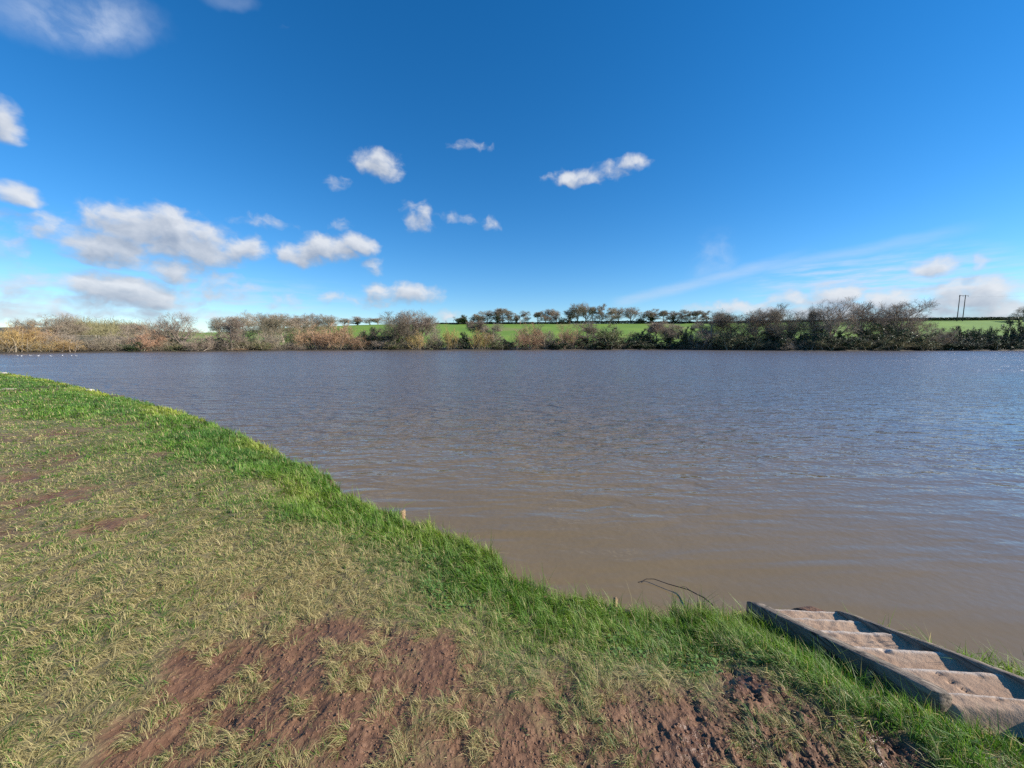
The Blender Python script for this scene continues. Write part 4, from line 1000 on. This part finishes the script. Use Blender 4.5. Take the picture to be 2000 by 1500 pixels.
def hedge(p0, p1, h, label, dens=42, off=0.0):
    n = int(dens * (p1 - p0)); px = rng.uniform(p0, p1, n); y = np.interp(px, *RIDGE_Y) + off + rng.normal(size=n) * .5; x = (px - CX) / F * y
    z = far_z(x, y) + rng.uniform(0, 1, n) ** .8 * h * (.85 + .3 * fbm(px * .3, px * 0, 9, 2))
    c = np.stack([x, y, z], -1); b = np.array([c[:, 0].mean(), c[:, 1].mean(), c[:, 2].min()])
    o = link('hedge', None, loc=b); tag(o, label, 'hedge', 'hedges along the hill crest')
    v, f = leaves(c - b, .24); link('foliage', mesh_np('foliage', v, [f], M_IVY), o)
    k = rng.integers(0, n, n // 2); t = twig_mass('twig', c[k] - b - np.array([0, 0, .4]), .9, .03, M_DULL, None, None, None, parent=o)
hedge(1690, 2120, 1.55, 'long clipped dark hedge along the crest at right', off=-.5)
hedge(1420, 1690, 1.1, 'low hedge along the crest behind the right wood')
hedge(850, 900, .8, 'low dark hedge on the crest left of the evergreen clump')
hedge(920, 1110, 1.2, 'scrubby hedge under the first crest trees')
hedge(1105, 1260, 1.9, 'thick dark hedge under the tallest crest trees')
hedge(1260, 1420, 1.3, 'hedge under the dense crest row')

# ------------------------------------------------------------------ poles and wires
def pole_mat(T, out): principled(T, out, Base_Color=(.06, .05, .045, 1), Roughness=.8)
POLE = material('tarred_pole', pole_mat)
def wire_mat(T, out): principled(T, out, Base_Color=(.22, .22, .22, 1), Roughness=.5)
WIRE = material('cable', wire_mat)
def rod(name, a, b, r, mat, parent, sides=8):
    a, b = np.array(a, float), np.array(b, float); t = np.linspace(0, 1, 4)[:, None]
    v, f = tubes((a + (b - a) * t)[None], np.linspace(r, r * .85, 4)[None], sides)
    s = sides; return link(name, mesh_np(name, v, [f, np.array([list(range(s))[::-1], list(range(3 * s, 4 * s))])], mat), parent)
def twin_pole(pxs, top, y, label, r, group=None, arm=1.2):
    P = [on_y(a, top, y) for a in pxs]; b = P[0].copy(); b[2] = float(far_z(np.array([b[0]]), np.array([y]))[0]) - .3
    o = link('twin_pole', None, loc=b); tag(o, label, 'utility pole', group)
    for p in P: rod('pole', (p[0] - b[0], 0, 0), (p[0] - b[0], 0, p[2] - b[2]), r, POLE, o)
    w = P[1][0] - P[0][0]; h = P[0][2] - b[2]
    rod('crossarm', (-arm * .5, -.2, h - .35), (w + arm * 1.1, -.2, h - .35), r * .55, POLE, o, 4)
    for k in (-arm * .4, w / 2, w + arm): rod('insulator', (k, -.2, h - .35), (k, -.2, h - .95), r * .5, POLE, o, 6)
    return o, P
def wire(p0, p1, sag, r, label, group):
    t = np.linspace(0, 1, 24)[:, None]; Q = p0 + (p1 - p0) * t; Q[:, 2] -= (4 * sag * t * (1 - t))[:, 0]
    v, f = tubes((Q - Q[0])[None], np.full((1, 24), r), 4)
    o = link('overhead_wire', mesh_np('overhead_wire', v, [f], WIRE), loc=Q[0]); tag(o, label, 'wire', group)
_, P = twin_pole((1875, 1886), 576, 205, 'tall twin wooden electricity pole standing above the crest hedge at right', .19)
for k, dx in enumerate((4.2,)):
    a = P[0] + np.array([dx, -.2, -1.1])
    wire(a, a + np.array([75, -26, 1.5]), .9, .014, 'thin power line leaving the twin pole to the right', None)
for px, t in ((857, 626), (871, 626), (886, 625)):
    y = 380; p = on_y(px, t, y); o = link('distant_pole', None, loc=(p[0], y, p[2] - 9)); tag(o, 'tiny distant pole behind the crest left of the evergreen clump', 'utility pole', 'distant poles behind the crest')
    rod('pole', (0, 0, 0), (0, 0, 9), .17, POLE, o); rod('crossarm', (-.9, 0, 8.4), (.9, 0, 8.4), .1, POLE, o, 4)
yl = 100.0
def pale_mat(T, out): principled(T, out, Base_Color=(.38, .35, .29, 1), Roughness=.8)
PALE = material('pale_post', pale_mat)
for px, lab in ((187.5, 'pale slim post in the left bushes where the wire ends, left of a pair'), (193, 'pale slim post in the left bushes where the wire ends, right of a pair')):
    p = on_y(px, 654.5, yl); o = link('slim_post', None, loc=(p[0], yl, .2)); tag(o, lab, 'post')
    rod('pole', (0, 0, 0), (0, 0, p[2] - .2), .05, PALE, o, 6)
def wire_l_mat(T, out): principled(T, out, Base_Color=(.55, .5, .42, 1), Roughness=.6)
WIRE = material('pale_cable', wire_l_mat)
wire(on_y(190, 654.5, yl), on_y(-260, 650, 70), .5, .016, 'pale overhead wire crossing in front of the left bushes', None)

# gulls resting on the water, left
def gulls():
    def fn(T, out): principled(T, out, Base_Color=(.8, .8, .78, 1), Roughness=.7)
    def gn(T, out): principled(T, out, Base_Color=(.35, .36, .38, 1), Roughness=.7)
    white, grey = material('white_plumage', fn), material('grey_plumage', gn)
    prof = np.array([(-.21, .015, .075), (-.15, .05, .07), (-.05, .085, .06), (.05, .085, .06), (.11, .06, .075), (.14, .045, .12), (.155, .042, .155), (.18, .036, .165), (.21, .012, .155), (.24, .004, .15)])
    th = np.linspace(0, 2 * np.pi, 8, endpoint=False)
    V = np.array([[(x, np.cos(a) * r, z + np.sin(a) * r * .85) for a in th] for x, r, z in prof]); k = len(prof)
    idx = np.arange(k * 8).reshape(k, 8); nx = np.roll(idx, -1, 1)
    f = np.stack([idx[:-1], nx[:-1], nx[1:], idx[1:]], -1).reshape(-1, 4)
    body = mesh_np('body', V.reshape(-1, 3), [f, idx[0][None], idx[-1][::-1][None]], white, True)
    wv = np.array([(.06, .088, .085), (-.10, .088, .10), (-.27, .03, .10), (-.10, .07, .125), (.04, .07, .12)])
    wings = []
    for s in (1, -1):
        wings.append(mesh_np('wing', np.concatenate([wv * np.array([1, s, 1]), wv * np.array([1, s * .9, 1]) - np.array([0, 0, .01])]), [np.array([[0, 1, 3, 4], [5, 6, 8, 9]]), np.array([[1, 2, 3], [6, 7, 8]])], grey))
    for i, px in enumerate((35, 42, 60, 75, 100, 122, 140, 150)):
        p = on_z(px, 695.5 + .5 * math.sin(i * 2.1), 0)
        o = link('gull', None, loc=(p[0], p[1], 0)); o.rotation_euler = (0, 0, 2.6 + .9 * math.sin(i * 3.7)); o.scale = (.8,) * 3
        tag(o, 'small white gull resting on the water off the left far shore', 'gull', 'gulls on the water')
        link('body', body, o)
        for w in wings: link('wing', w, o)
gulls()
